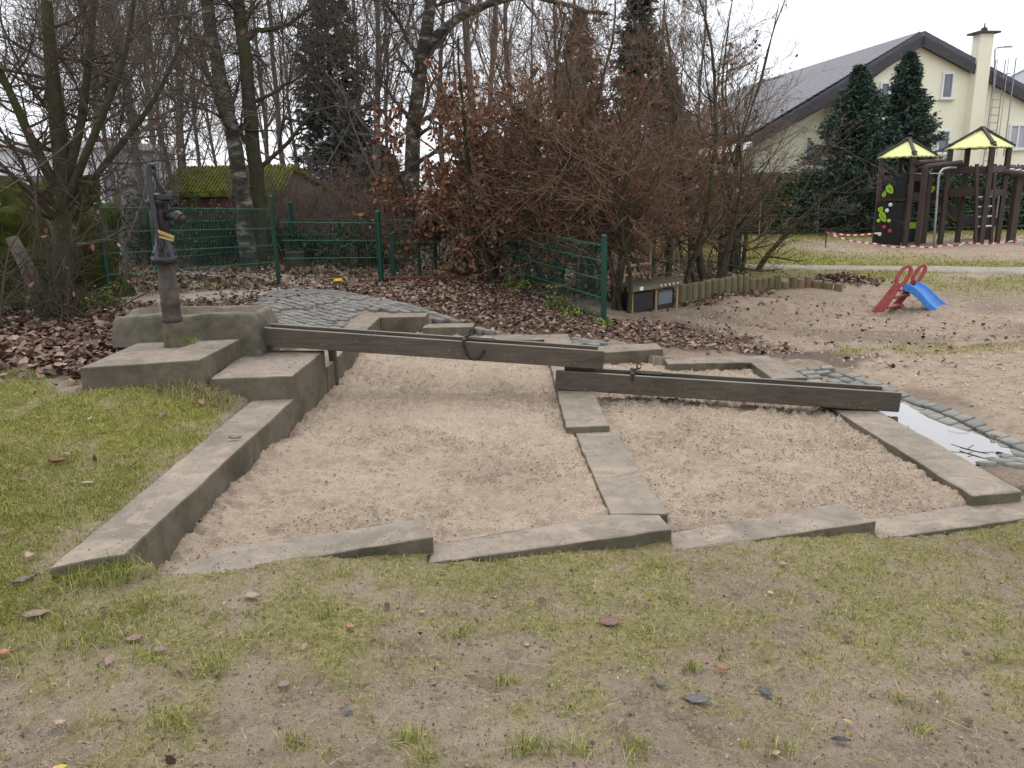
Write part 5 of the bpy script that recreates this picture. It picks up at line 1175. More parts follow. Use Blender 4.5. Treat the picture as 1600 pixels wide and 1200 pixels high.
# mossy mound and leaning dead log in that corner
o = rough_block('mossy_bank', (at(20, 430, 9.3)[0], 9.5, .75), (2.0, 1.3, 1.5), 14, .55, 9, M['moss_dark']); tag(o, 'dark moss covered bank behind the leaning dead log at the left edge', 'bank')
o = rough_block('mossy_bank', (at(55, 330, 9.9)[0], 10.0, 1.35), (1.3, .7, .95), 12, .6, 4, M['moss_dark']); tag(o, 'bright green mossy hump above the dark bank at the left edge', 'bank')
lg0 = Vector(gpos(72, 492, .42)); lg1 = Vector(at(18, 370, 8.2)); mb = MB(); mid = (lg0+lg1)/2+Vector((.02, 0, .02)); mb.tube([lg0-UP*.1, mid, lg1], [.085, .075, .06], 12); 
tag(mb.build('dead_log', M['bark_grey'], None, smooth=True), 'grey split log leaning in the dark corner at the left edge', 'log')
for px, py, sz, lb in ((85, 500, .32, 'small green fern tuft at the foot of the leaning log'), (155, 480, .36, 'yellow green leafy tuft beside the left fence post')):
    t = twig_bush('green_tuft', lb, 'plant', gpos(px, py, .42), 12, .3, sz, 40+px, 'twig_dark', 5, 3, .004, .05, .8, 'ivy_leaf' if px < 100 else 'bright_leaf', 420, .045)

# ---- the brown hornbeam hedge trees in the middle
def hedge_tree(label, c, n0, hgt, spread, seed, mat, leafn, leafsz, k2, k3, k4, ang, upw, stemr, lean=(0, 0), l1=None, flatn=.0, rmin=.0030, split='hornbeam_tree', low0=.12):
    rng = np.random.default_rng(seed); n = 12; c = np.array(c, float)
    base = rng.normal(0, 1, (n0, 3))*np.array([spread[0], spread[1], 0]); d = unit(np.concatenate((rng.normal(0, ang, (n0, 2))+np.array(lean), np.ones((n0, 1))), 1))
    L = hgt*rng.uniform(.7, 1.1, n0); P = np.empty((n0, n, 3)); P[:, 0] = base-np.array([0, 0, .1]); dd = d
    for j in range(1, n): dd = unit(dd+.10*rng.normal(size=(n0, 3))+np.array([0, 0, .05])); P[:, j] = P[:, j-1]+dd*(L/(n-1))[:, None]
    Rr = stemr*np.linspace(1, .25, n)[None]*rng.uniform(.6, 1.3, (n0, 1))
    P2, R2 = grow(rng, P, Rr, k2, low0, .98, 1.15, .35, 5+(l1 or hgt*.36), .35, 9, .13, upw*.5, .4, .006, .3, flat=flatn, lenfall=.35)
    P3, R3 = grow(rng, P2, R2, k3, .08, .98, .7, .3, .5, .3, 6, .14, upw, .55, rmin*1.4, .45)
    P4, R4 = grow(rng, P3, R3, k4, .12, 1, .7, .3, .55, .3, 4, .14, upw, .65, rmin, .5)
    t = thing(split, label, 'tree', tuple(c)); # nothing grows into the ground
    for A in (P2, P3, P4): A[:, :, 2] = np.maximum(A[:, :, 2], .04+.15*np.abs(np.sin(A[:, :, 0]*3)))
    link('trunk', tubemesh('trunk', [(P, Rr, 7), (P2, R2, 5)], M['bark_dark']), t); link('crown', tubemesh('crown', [(P3, R3, 3), (P4, R4, 3)], M[mat]), t)  # inner branches take the dark bark too, the crown's shaded heart put into colour
    if leafn:
        al = np.concatenate((P4[:, -1], P4[:, 2], P3[:, 3])); pick = al[rng.integers(0, len(al), leafn)]+rng.normal(0, .015, (leafn, 3))-np.array([0, 0, .02])
        V, Q = oval_leaves(pick, rng.uniform(.6, 1.3, leafn)*leafsz, rng, (0, -.4, .2), 1.2); lo = link('dead_leaves', mesh_np('dead_leaves', V, Q, None, [M['dead_leaf']]), t); lo['kind'] = 'stuff'
    return t
hedge_tree('big bare hornbeam with a dark tangled heart behind the green fence panel', gpos(898, 458, .05), 8, 2.9, (.30, .25), 51, 'twig_brown', 900, .05, 26, 8, 4, .22, .06, .055, l1=1.35, flatn=.35, low0=.22)
hedge_tree('bare hornbeam on a dark crooked trunk beside the toy kitchen', gpos(966, 486, -.1), 5, 2.6, (.09, .10), 52, 'twig_brown', 260, .05, 26, 7, 4, .22, .04, .04, lean=(.08, .05), l1=1.3, flatn=.45, low0=.42)
hedge_tree('bare hornbeam with stout trunk at the right end of the brown hedge', apos(1108, 12.9), 5, 2.5, (.14, .14), 53, 'twig_brown', 220, .055, 16, 8, 5, .30, .06, .07, lean=(.10, 0), l1=1.15, flatn=.3, low0=.28)
hedge_tree('tall bare hornbeam at the back of the brown hedge, its shoots reaching the sky', apos(950, 12.4), 10, 4.4, (.7, .3), 54, 'twig_brown', 1400, .06, 16, 8, 5, .16, .14, .045, l1=1.3)
hedge_tree('leafy brown beech tree just right of the forked mossy tree', gpos(735, 437, .15), 4, 3.0, (.25, .15), 55, 'twig_brown', 7000, .085, 18, 8, 4, .14, .04, .04, l1=.75, split='beech_tree')
hedge_tree('slim leafy brown beech left of the gateway posts', gpos(668, 435, .18), 3, 2.6, (.15, .1), 56, 'twig_dark', 2600, .085, 16, 7, 4, .14, .05, .035, l1=.65, split='beech_tree')
hedge_tree('leafy brown beech tree behind the gateway, touching the dark hornbeam', apos(815, 12.6), 6, 3.6, (.35, .2), 57, 'twig_brown', 6000, .08, 16, 8, 4, .16, .05, .04, l1=.9, split='beech_tree')
hedge_tree('sparse bare shrub with fan shaped twigs in front of the cream house', apos(1165, 15.0), 6, 3.4, (.35, .2), 58, 'twig_dark', 30, .06, 12, 7, 4, .42, .10, .05, lean=(.12, 0), l1=1.2, split='bare_shrub')
hedge_tree('tall thin upright shrub against the white sky at the end of the wood', apos(1085, 16.5), 9, 5.6, (.5, .3), 59, 'twig_grey', 160, .07, 12, 7, 4, .10, .16, .035, l1=1.1, split='bare_shrub')

# ---- grey shrubs and undergrowth in the yard behind the fence
for k, (px, y, n0, h, sp, mt, lf, nl, lb) in enumerate([
 (470, 17.0, 12, 2.4, 1.5, 'twig_grey', None, 0, 'grey bare shrub in front of the shed gable'),
 (545, 17.5, 14, 2.6, 1.8, 'twig_grey', None, 0, 'grey bare shrub right of the shed, below the dark firs'),
 (608, 16.0, 14, 2.2, 1.4, 'twig_brown', None, 0, 'brown bare shrub left of the forked mossy tree'),
 (440, 16.2, 9, 1.9, .9, 'twig_brown', None, 0, 'small twiggy shrub right of the two birches'),
 (545, 15.3, 16, .95, 2.2, 'twig_dark', 'ivy_leaf', 2600, 'low green ivy bush behind the right fence section'),
 (470, 16.6, 14, .8, 1.6, 'twig_dark', 'ivy_leaf', 1800, 'low green bush behind the tall green post'),
 (310, 15.8, 18, 1.55, 2.0, 'twig_dark', 'ivy_leaf', 3600, 'dark evergreen bush behind the pump and the tall fence'),
 (240, 15.6, 16, 1.5, 1.7, 'twig_dark', 'ivy_leaf', 2200, 'dark green bush behind the fence left of the pump'),
 (355, 17.4, 14, 1.3, 1.4, 'twig_dark', 'ivy_leaf', 1600, 'dark green bush at the shed wall behind the birches'),
 (225, 18.2, 16, 2.6, 2.2, 'twig_grey', None, 0, 'grey twiggy shrub at the corner of the pale building'),
 (280, 18.6, 14, 2.3, 1.8, 'twig_grey', 'ivy_leaf', 500, 'grey shrub with few green leaves left of the shed'),
 (1010, 17.5, 16, 2.2, 2.2, 'twig_brown', 'dead_leaf', 500, 'brown bare shrub behind the middle of the hornbeam hedge'),
 (700, 18.5, 16, 2.2, 2.4, 'twig_brown', 'dead_leaf', 500, 'brown shrub behind the gateway beeches'),
 (880, 18.5, 16, 2.4, 2.4, 'twig_dark', 'dead_leaf', 300, 'dark shrub behind the leafy beech and the hornbeam')]):
    x, yy, z = apos(px, y); twig_bush('shrub', lb, 'shrub', (x, yy, z), int(n0*1.4), sp, h, 70+k, mt, 7, 5, .014, .06, .55, lf, nl, .06, 2, 0, .0035, 'shrubs of the yard')
# little green plants by the fence panel
for k, (px, py, h, n, lb) in enumerate([(803, 460, .38, 260, 'light green plant at the foot of the gateway post'), (868, 484, .42, 120, 'green shoot with large leaves in front of the fence panel'), (895, 492, .22, 160, 'low green plant beneath the fence panel'), (945, 505, .14, 90, 'small green weed at the foot of the last fence post')]):
    twig_bush('green_plant', lb, 'plant', gpos(px, py, .05), 9, .35, h, 90+k, 'twig_dark', 4, 3, .004, .04, .7, 'bright_leaf', n, .05)
# tree stump
x, y, z = apos(455, 15.0); mb = MB(); mb.lathe([(.24, -.1), (.2, .06), (.19, .3), (.17, .31)], (0, 0, 0), 14); o = mb.build('tree_stump', M['bark_moss']); o.location = (x, y, z); tag(o, 'low mossy tree stump beside the tall green fence post', 'stump')

# ---- conifers
def conifer(label, c, h, rad, seed, mat, nb=150, low=.05, dens=26, ivy=False, tipr=.03, group=None, spray=.16):
    rng = np.random.default_rng(seed); P0 = np.stack((np.zeros(12), np.zeros(12), np.linspace(-.1, h, 12)), -1)[None]; R0 = np.linspace(h*.014+.03, .012, 12)[None]
    t = np.sort(low+(1-low)*rng.random(nb)**.85); az = np.arange(nb)*2.399+rng.normal(0, .3, nb); L = rad*(1-t)**.92*rng.uniform(.45, 1.25, nb)+tipr*2.5; n = 7
    P1 = np.empty((nb, n, 3)); P1[:, 0] = np.stack((0*t, 0*t, t*h), -1); el = (.15 if not ivy else .2)-.35*(1-t)+.5*t**3; d = np.stack((np.cos(az)*np.cos(el), np.sin(az)*np.cos(el), np.sin(el)), -1)
    for j in range(1, n): d = unit(d+.05*rng.normal(size=d.shape)+np.array([0, 0, .05])); P1[:, j] = P1[:, j-1]+d*(L/(n-1))[:, None]
    R1 = .016*np.linspace(1, .3, n)[None]*np.ones((nb, 1))
    P2, R2 = grow(rng, P1, R1, 7, .15, .97, .8, .15, .38, .25, 4, .06, -.02, .6, .005, .4, flat=.5)
    src = np.concatenate((P1[:, 2:].reshape(-1, 3), P2[:, 1:].reshape(-1, 3))); ns = nb*dens
    k = rng.integers(0, len(src), ns); C = src[k]+rng.normal(0, .035, (ns, 3))
    out = unit(C*np.array([1, 1, 0])+1e-4)*.8+rng.normal(0, .5, (ns, 3))-np.array([0, 0, .15]); ax = unit(out); q = rng.normal(size=(ns, 3)); sd = unit(q-ax*(q*ax).sum(1, keepdims=True))
    LL = (spray*rng.uniform(.6, 1.4, ns))[:, None]; a = C-ax*LL*.3; b_ = C+ax*LL*.2+sd*LL*.13; c_ = C+ax*LL*.2-sd*LL*.13; e = C+ax*LL*.7
    V = np.stack((a, b_, e, c_), 1).reshape(-1, 3); Q = np.arange(ns*4).reshape(-1, 4)
    o = thing('conifer', label, 'tree', tuple(c), 0, group); link('trunk', tubemesh('trunk', [(P0, R0, 8), (P1, R1, 4)], M['bark_dark']), o)
    f = link('foliage', mesh_np('foliage', V, Q, None, [M[mat]]), o); f['kind'] = 'stuff'; return o
def cz(px, pytop, y, pb=365):
    x = at(px, max(pytop, 40), y)[0]; z = gz(x, y); return (x, y, z), at(px, pytop, y)[2]-z
c_, h_ = cz(1345, 108, 26.5); conifer('dark green spruce in front of the house, left and bushier of the two', c_, h_, 2.2, 61, 'needle', 360, .04, 110, spray=.17)
c_, h_ = cz(1422, 84, 26.8); conifer('dark green spruce with a thin pointed top, right one of the two by the house', c_, h_, 1.9, 62, 'needle', 360, .04, 110, spray=.17)
for k, (px, pt, y, rd, lb) in enumerate([(510, -120, 27, 1.9, 'tall hazy grey green fir left of the forked tree'), (545, 175, 24, 1.9, 'lower dark fir below the tall hazy one, right of the shed'), (1000, -90, 29, 1.8, 'tall dark fir behind the brown hedge near the white sky'), (590, 240, 22, 1.6, 'small dark evergreen beside the forked mossy tree'), (1045, 110, 27, 1.6, 'shorter dark fir right of the tall one behind the hedge'), (905, 20, 33, 2.2, 'hazy fir far behind the brown hedge')]):
    c_, h_ = cz(px, pt, y); conifer(lb, c_, h_, rd, 63+k, 'needle_far', 260, .06, 46, spray=.30, group='firs in the wood')

# ---- clipped evergreen hedge below the house
def hedge(label, a, b, hgt, thick, n, seed):
    a = Vector(a); b = Vector(b); d = (b-a); L = d.length; d.normalize(); nn = Vector((d.y, -d.x, 0)); t = thing('hedge', label, 'hedge', tuple(a))
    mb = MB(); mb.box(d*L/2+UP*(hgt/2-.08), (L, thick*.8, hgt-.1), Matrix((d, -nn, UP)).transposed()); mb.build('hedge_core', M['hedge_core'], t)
    rng = np.random.default_rng(seed); u = rng.random(n)*L; s_ = rng.random(n); front = s_ < .72
    z = np.where(front, rng.random(n)*hgt, hgt-.02+rng.normal(0, .04, n)); o_ = np.where(front, thick/2+rng.normal(0, .05, n), (rng.random(n)-.5)*thick)
    o_ = o_+.10*(fbm(u, z, .9, 3, seed)-.5)*2; z = z+.10*(fbm(u, u*0, .8, 3, seed+5)-.5)*2
    C = np.stack((d.x*u+nn.x*o_, d.y*u+nn.y*o_, z), -1); V, Q = oval_leaves(C, rng.uniform(.07, .13, n), rng, (nn.x, nn.y, .6), .7, .7)
    f = link('foliage', mesh_np('foliage', V, Q, None, [M['hedge_leaf']]), t); f['kind'] = 'stuff'
hA = apos(1095, 27.4); hB = apos(1700, 26.6)
hedge('long clipped dark green hedge between the lawn and the cream house', hA, hB, 1.95, 1.1, 30000, 5)
wf = thing('chain_fence', 'thin grey posts and wires of the fence along the dark hedge', 'fence', apos(1188, 26.0)); w0 = Vector(wf.location)
for px in (1188, 1279, 1369, 1470, 1558, 1640):
    p = Vector(apos(px, 25.9)); mb = MB(); mb.tube([p-w0-UP*.1, p-w0+UP*1.25], .022, 6); mb.build('post', M['grey_metal'], wf)
for h in (.15, .65, 1.18):
    mb = MB(); mb.tube([Vector(apos(1100, 25.9))-w0+UP*h, Vector(apos(1640, 25.9))-w0+UP*h], .004, 4); mb.build('line_wire', M['grey_metal'], wf)

# ================================================================== small things on the ground
def blades(C, H, Wd, rng, lean=.6):
    n = len(C); az = rng.random(n)*2*np.pi; d = np.stack((np.cos(az), np.sin(az), 0*az), -1); fa = az+np.pi/2+rng.normal(0, .6, n); sd = np.stack((np.cos(fa), np.sin(fa), 0*fa), -1)
    le = (np.abs(rng.normal(0, lean, n)))[:, None]; H = H[:, None]; Wd = Wd[:, None]; up = np.array([0, 0, 1.])
    mid = C+up*H*.55/np.sqrt(1+le**2*.4)+d*H*le*.3; tip = C+up*H/np.sqrt(1+le**2)+d*H*le*.95
    V = np.stack((C-sd*Wd*.5-up*.006, C+sd*Wd*.5-up*.006, mid+sd*Wd*.4, mid-sd*Wd*.4, tip), 1).reshape(-1, 3); b = (np.arange(n)*5)[:, None]
    return V, b+np.array([[0, 1, 2, 3]]), b+np.array([[3, 2, 4]])
SLABPOLY = [[v[:2] for v in [tuple(o.matrix_world @ v.co) for v in o.data.vertices][:len(o.data.vertices)//2]] for o in scene.objects if o.name.startswith('concrete_slab')]
def clear(x, y, basins=True):
    ok = np.ones(len(x), bool)
    for p in SLABPOLY: ok &= ~pip(x, y, p)
    if basins:
        for p in BASINS: ok &= ~pip(x, y, p)
    return ok
def scatter_grass(name, box, n, seed, h, wd, mask, clump=1, cr=.02, pw=1.5, mat='grass', lean=.6):
    rng = np.random.default_rng(seed); x = rng.uniform(box[0], box[1], n); y = rng.uniform(box[2], box[3], n)
    k = rng.random(n) < np.clip(gsample(mask, x, y), 0, 1)**pw; x = x[k]; y = y[k]
    if clump > 1: x = np.repeat(x, clump)+rng.normal(0, cr, len(x)*clump); y = np.repeat(y, clump)+rng.normal(0, cr, len(y)*clump)
    k = clear(x, y); x = x[k]; y = y[k]; m = len(x)
    V, Q, T = blades(np.stack((x, y, gsample(Z, x, y)), -1), rng.uniform(h[0], h[1], m)*np.where(rng.random(m) < .06, 1.7, 1), rng.uniform(wd[0], wd[1], m), rng, lean)
    return tag(link(name, mesh_np(name, V, Q, T, [M[mat]])), kind='stuff')
gn = m_grass*(GX < -1.5)
scatter_grass('grass', (-8, -1.88, 1.9, 6.0), 60000, 1, (.012, .034), (.0018, .0036), gn, 4, .018, 1.2, lean=1.0)
scatter_grass('grass', (-6, -1.88, 1.9, 6.0), 20000, 2, (.012, .035), (.0018, .0034), gn, 3, .02, 1.2, 'grass_dry', 1.3)
gf = m_grass*(GX > -4)*(GY < 4.3)
scatter_grass('grass', (-3.4, 4.2, 1.1, 4.1), 70000, 3, (.008, .028), (.0014, .0028), gf, 4, .012, 1.6, lean=1.1)
scatter_grass('grass', (-3.4, 4.2, 1.1, 4.1), 42000, 4, (.010, .036), (.0012, .0024), np.clip(gf*.9+.20*(GY < 3.6), 0, 1), 3, .02, 1.4, 'grass_dry', 1.9)
# separate tufts
rng = np.random.default_rng(17); tx = []; ty = []; th = []
for _ in range(6000):
    x = rng.uniform(-3.2, 3.8); y = rng.uniform(1.2, 3.9)
    if rng.random() < .10+.30*float(gsample(m_grass, np.array([x]), np.array([y]))[0]) and rng.random() < .55:
        k = rng.integers(6, 26); s_ = rng.uniform(.010, .045); tx.append(x+rng.normal(0, s_, k)); ty.append(y+rng.normal(0, s_, k)); th.append(np.full(k, rng.uniform(.02, .052)))
for px, py, zz, k, s_, hh in [(330, 1050, 0, 130, .035, .07), (240, 1045, 0, 90, .03, .06), (265, 1130, .02, 120, .04, .06), (640, 1150, 0, 90, .03, .07), (665, 1180, 0, 60, .025, .06), (460, 1165, 0, 70, .025, .055), (820, 1165, -.03, 130, .04, .08), (900, 1170, -.03, 90, .03, .07), (1000, 1165, -.05, 80, .03, .06), (1085, 1035, -.08, 60, .018, .06), (1215, 1170, -.1, 90, .04, .05), (1430, 1150, -.15, 90, .04, .05), (790, 1055, -.03, 60, .02, .06), (1300, 950, -.15, 160, .09, .05), (1360, 890, -.18, 200, .10, .05), (720, 985, -.04, 120, .05, .055), (505, 965, 0, 90, .04, .06), (150, 985, .08, 240, .10, .10), (185, 905, .09, 340, .06, .13), (120, 915, .1, 240, .06, .10), (225, 950, .06, 160, .05, .08), (40, 960, .12, 260, .14, .09)]:
    p = gp(px, py, zz); tx.append(p[0]+rng.normal(0, s_, k)); ty.append(p[1]+rng.normal(0, s_*.7, k)); th.append(np.full(k, hh))
x = np.concatenate(tx); y = np.concatenate(ty); hh = np.concatenate(th); k = clear(x, y); x = x[k]; y = y[k]; hh = hh[k]
V, Q, T = blades(np.stack((x, y, gsample(Z, x, y)), -1), hh*rng.uniform(.3, .95, len(x)), rng.uniform(.0018, .0034, len(x)), rng, 1.0)
tag(link('grass_tufts', mesh_np('grass_tufts', V, Q, T, [M['grass']])), kind='stuff')
# dry tuft beside the square step and the tuft at the pump's foot
for px, py, zz, n, s_, hh, mt, nm in [(305, 612, .27, 900, .10, .12, 'grass_dry', 'dry_grass'), (345, 628, .22, 500, .07, .08, 'grass_dry', 'dry_grass'), (292, 537, .5, 260, .035, .06, 'grass', 'grass_tufts'), (243, 600, .33, 600, .25, .06, 'grass', 'grass_tufts')]:
    p = gp(px, py, zz); x = p[0]+rng.normal(0, s_, n); y = p[1]+rng.normal(0, s_, n)
    zz_ = gsample(Z, x, y) if zz < .45 else np.full(n, .5)
    V, Q, T = blades(np.stack((x, y, zz_), -1), hh*rng.uniform(.4, 1.1, n), rng.uniform(.0025, .0045, n), rng, 1.0); tag(link(nm, mesh_np(nm, V, Q, T, [M[mt]])), kind='stuff')
# grass farther off
far = m_grass*(GY > 7)
scatter_grass('grass', (3.0, 12, 7.2, 9.2), 9000, 5, (.02, .05), (.004, .007), far, 3, .03, 1.0, 'grass_dry')
scatter_grass('grass', (2.5, 14, 12.4, 15.8), 16000, 6, (.02, .05), (.006, .011), far, 3, .05, 1.0)
scatter_grass('grass', (2.8, 20, 15.8, 27), 22000, 7, (.02, .055), (.010, .018), far, 3, .08, 1.0)
scatter_grass('grass', (-9, 3, 10.5, 18), 14000, 8, (.03, .10), (.006, .012), far, 3, .05, 1.0)
# leaf litter
def offpave(x, y): return np.where(pip(x, y, CB), .10, 1.0)
def scatter_leaves(name, poly, n, seed, sz, jit=.15, tilt=.45, lift=.012, mat='litter', dens=None):
    rng = np.random.default_rng(seed); xs = [p[0] for p in poly]; ys = [p[1] for p in poly]
    x0, x1, y0, y1 = max(min(xs), -14), min(max(xs), 16), min(ys), min(max(ys), 24)
    x = rng.uniform(x0, x1, n*4); y = rng.uniform(y0, y1, n*4); k = pip(x+rng.normal(0, jit, n*4), y+rng.normal(0, jit, n*4), poly) & clear(x, y)
    if dens is not None: k &= rng.random(n*4) < dens(x, y)
    x = x[k][:n]; y = y[k][:n]; m = len(x); C = np.stack((x, y, gsample(Z, x, y)+lift+rng.random(m)*lift), -1)
    V, Q = oval_leaves(C, rng.uniform(sz[0], sz[1], m), rng, (0, 0, 1), tilt, .62, .35)
    return tag(link(name, mesh_np(name, V, Q, None, [M[mat]])), kind='stuff')
scatter_leaves('leaf_litter', [p for p in A_LEFTLITTER if p[0] > -13], 9000, 31, (.03, .095), tilt=.36, dens=offpave)
scatter_leaves('leaf_litter', [(-4.6, 6.1), (-3.1, 5.3), (-3.25, 6.6), (-2.3, 6.8), (-3.2, 8.6), (-4.3, 8.2), (-5.5, 7)], 3200, 36, (.05, .115))
scatter_leaves('leaf_litter', A_BACKLITTER, 9000, 32, (.022, .078), tilt=.34, dens=offpave)
scatter_leaves('leaf_litter', [(-8, 10), (4.2, 12.2), (4.6, 17), (-9, 18)], 11000, 33, (.06, .11))
scatter_leaves('leaf_litter', [(2.0, 8.0), (3.6, 7.0), (4.6, 8.2), (7, 9.5), (6, 12.8), (2.5, 12)], 420, 34, (.04, .08), .3)
scatter_leaves('leaf_litter', [(2.5, 11.9), (3.4, 12.7), (4.6, 13.4), (4.4, 13.0), (3.6, 12.3), (2.7, 11.6)], 350, 38, (.05, .09), .08)
scatter_leaves('leaf_litter', [(-6, 2.0), (-1.9, 2.6), (-1.9, 5.3), (-6, 5.6)], 130, 35, (.03, .075), .1)
scatter_leaves('leaf_litter', [(-3.4, 1.2), (4, 1.2), (4.5, 3.6), (-3, 2.6)], 150, 37, (.015, .045), .1)
scatter_leaves('leaf_litter', [(2.95, 4.5), (7, 4.5), (8, 8), (3.3, 7.5)], 120, 39, (.03, .07), .1)
scatter_leaves('leaf_scraps', [(-3.4, 1.2), (4, 1.2), (4.5, 3.6), (-3, 2.6)], 2600, 47, (.006, .018), .1, .5, .003)
# soil crumbs, pebbles and sand crumbs
def crumbs(name, C, size, rng, mat):
    n = len(C); base = np.array([[1, 0, -.5], [-.5, .87, -.5], [-.5, -.87, -.5], [0, 0, .8]]); V = (C[:, None, :]+(base[None]+rng.normal(0, .25, (n, 4, 3)))*size[:, None, None]*.5).reshape(-1, 3); b = (np.arange(n)*4)[:, None]
    T = np.concatenate([b+np.array([f]) for f in ((0, 2, 1), (0, 1, 3), (1, 2, 3), (2, 0, 3))]); return tag(link(name, mesh_np(name, V, None, T, [M[mat]], True)), kind='stuff')
rng = np.random.default_rng(77); n = 70000; x = rng.uniform(-3.4, 4.4, n); y = .9+3.2*rng.random(n)**1.2; k = clear(x, y) & (rng.random(n) > .6*gsample(m_grass, x, y)); x = x[k]; y = y[k]
crumbs('soil_crumbs', np.stack((x, y, gsample(Z, x, y)+.001), -1), .003+.016*rng.random(len(x))**3.5, rng, 'crumb')
n = 26000; x = rng.uniform(2.2, 9, n); y = rng.uniform(4.3, 13, n); k = clear(x, y) & (rng.random(n) < gsample(m_sand, x, y)); x = x[k]; y = y[k]
crumbs('sand_crumbs', np.stack((x, y, gsample(Z, x, y)+.003), -1), .012+.04*rng.random(len(x))**3, rng, 'sandcrumb')
dg = bpy.context.evaluated_depsgraph_get()
sandz = [o for o in scene.objects if o.name.startswith('sand') and o.get('kind') == 'structure']
for so2 in sandz:
    me2 = so2.data; co = np.empty(len(me2.vertices)*3, np.float32); me2.vertices.foreach_get('co', co); co = co.reshape(-1, 3)
    k = rng.integers(0, len(co), 40000); C = co[k]+rng.normal(0, .005, (40000, 3))*np.array([1, 1, 0]); kk = rng.random(40000) < .25+.75*(fbm(C[:, 0], C[:, 1], 2.2, 3, 38) > .48); C = C[kk]
    crumbs('sand_crumbs', C+np.array([0, 0, .002]), .005+.013*rng.random(len(C))**2.5, rng, 'sandcrumb')

for so3 in [o for o in scene.objects if o.name.startswith('concrete_slab')]:
    vv = np.array([tuple(v.co) for v in so3.data.vertices])[:len(so3.data.vertices)//2]; n = int(900*(np.ptp(vv[:, 0])*np.ptp(vv[:, 1]))+120)
    x = rng.uniform(vv[:, 0].min(), vv[:, 0].max(), n); y = rng.uniform(vv[:, 1].min(), vv[:, 1].max(), n); k = pip(x, y, [tuple(v[:2]) for v in vv]) & (fbm(x, y, 3, 3, 71) > .45)
    if k.sum() > 4: crumbs('grit', np.stack((x[k], y[k], np.full(k.sum(), vv[:, 2].mean()+.002)), -1), .003+.010*rng.random(k.sum())**4, rng, 'crumb' if rng.random() < .4 else 'sandcrumb')
# single fallen leaves lying in the foreground, each its own thing
def ground_leaf(label, px, py, z, L, w, col, rz, curl=.12, tilt=(0, 0), surf=None):
    L *= 1.05; curl *= .6; p = gp(px, py, z); zz = (gz(p[0], p[1])+.012) if surf is None else surf; n = 9; vs = []; fs = []; r = random.Random(label)
    for i in range(n):
        t = i/(n-1); u = (t-.5)*L; hw = w*L*.5*math.sin(math.pi*min(1, t*.96+.02))**.8*(1.15-.4*t)*(1+r.uniform(-.1, .1))
        for s_ in (-1, -.5, 0, .5, 1): vs.append((u, s_*hw, curl*L*(abs(s_)**1.5*.55*(1+r.uniform(-.3, .3))+(t-.5)**2*1.1)))
    for i in range(n-1):
        for j in range(4): fs.append((i*5+j, i*5+j+1, i*5+j+6, i*5+j+5))
    k = len(vs); mb = MB(); mb.add(vs, fs); mb.tube([(-L*.5, 0, curl*L*.27), (-L*.68, L*.03, curl*L*.2)], .0016, 5)
    key = 'leaf '+str(col)
    if key not in M: M[key] = simple('fallen leaf', col, .55, .35, 60, 0, .4, .002, .4)
    o = mb.build('fallen_leaf', M[key], None, smooth=True); sm = o.modifiers.new('s', 'SOLIDIFY'); sm.thickness = .0012
    o.location = (p[0], p[1], zz); o.rotation_euler = (tilt[0], tilt[1], rz); return tag(o, label, 'leaf', 'single fallen leaves in the foreground')
GREY = (.085, .085, .09); MAR = (.15, .07, .06); ORG = (.32, .125, .055); TAN = (.33, .22, .13); BRN = (.17, .105, .075); YEL = (.45, .33, .06)
ground_leaf('curled orange brown leaf in the bare soil right of the middle', 1127, 1046, -.1, .048, .45, ORG, -.5, .5)
ground_leaf('large flat grey leaf in the bare soil, widest of the grey ones', 1090, 1099, -.1, .085, .55, GREY, -.1, .1)
ground_leaf('dark grey oval leaf right of the large flat grey one', 1196, 1089, -.12, .052, .62, (.05, .055, .07), -1.0, .15)
ground_leaf('narrow dark leaf left above the large flat grey one', 1030, 1072, -.08, .055, .4, (.10, .085, .085), -.9, .25)
ground_leaf('broad maroon leaf below the middle concrete beam', 954, 965, -.06, .085, .75, MAR, .2, .15)
ground_leaf('dark curled leaf at the bottom edge right of the middle', 1314, 1175, -.14, .05, .5, (.05, .05, .055), -.2, .4)
ground_leaf('pale tan leaf at the bottom edge right of the middle', 1212, 1190, -.12, .03, .6, TAN, .3, .2)
ground_leaf('pale folded leaf in the soil below the front right beam', 1223, 888, -.15, .05, .5, (.30, .20, .15), -.8, .4)
ground_leaf('brown leaf in front of the right end of the front right beam', 1352, 832, -.18, .06, .4, BRN, .1, .4)
ground_leaf('reddish leaf at the left edge of the bottom soil', 8, 1028, .06, .05, .5, (.36, .15, .07), .3, .4)
ground_leaf('mauve brown leaf in the left foreground, upper of two', 210, 1000, .05, .06, .6, (.22, .14, .12), .5, .25)
ground_leaf('mauve brown leaf in the left foreground, right of the other', 250, 1015, .04, .055, .6, (.20, .13, .11), -.1, .25)
ground_leaf('brown leaf between grass tufts at the bottom left', 168, 1038, .05, .035, .55, BRN, .1, .3)
ground_leaf('pale leaf beside the round tuft at the bottom left', 92, 1122, .06, .04, .5, (.36, .27, .18), .2, .4)
ground_leaf('yellow leaf cut by the bottom edge at the left', 92, 1196, .06, .04, .6, YEL, .3, .2)
ground_leaf('dark leaf leaning in the lawn at the lower left', 40, 910, .13, .09, .45, (.10, .08, .075), .9, .3)
ground_leaf('pale brown leaf on the lawn below the dark leaning one', 55, 951, .11, .10, .55, (.20, .13, .11), .2, .25)
ground_leaf('rust coloured leaf in the middle of the lawn', 92, 733, .2, .09, .5, (.17, .07, .035), -.2, .35)
ground_leaf('pale leaf on the lawn right of the rust coloured one', 138, 762, .2, .07, .5, (.27, .21, .17), .1, .3)
ground_leaf('small brown leaf lying on the long left concrete slab', 368, 688, .18, .07, .5, (.20, .15, .11), .1, .5, surf=.19)
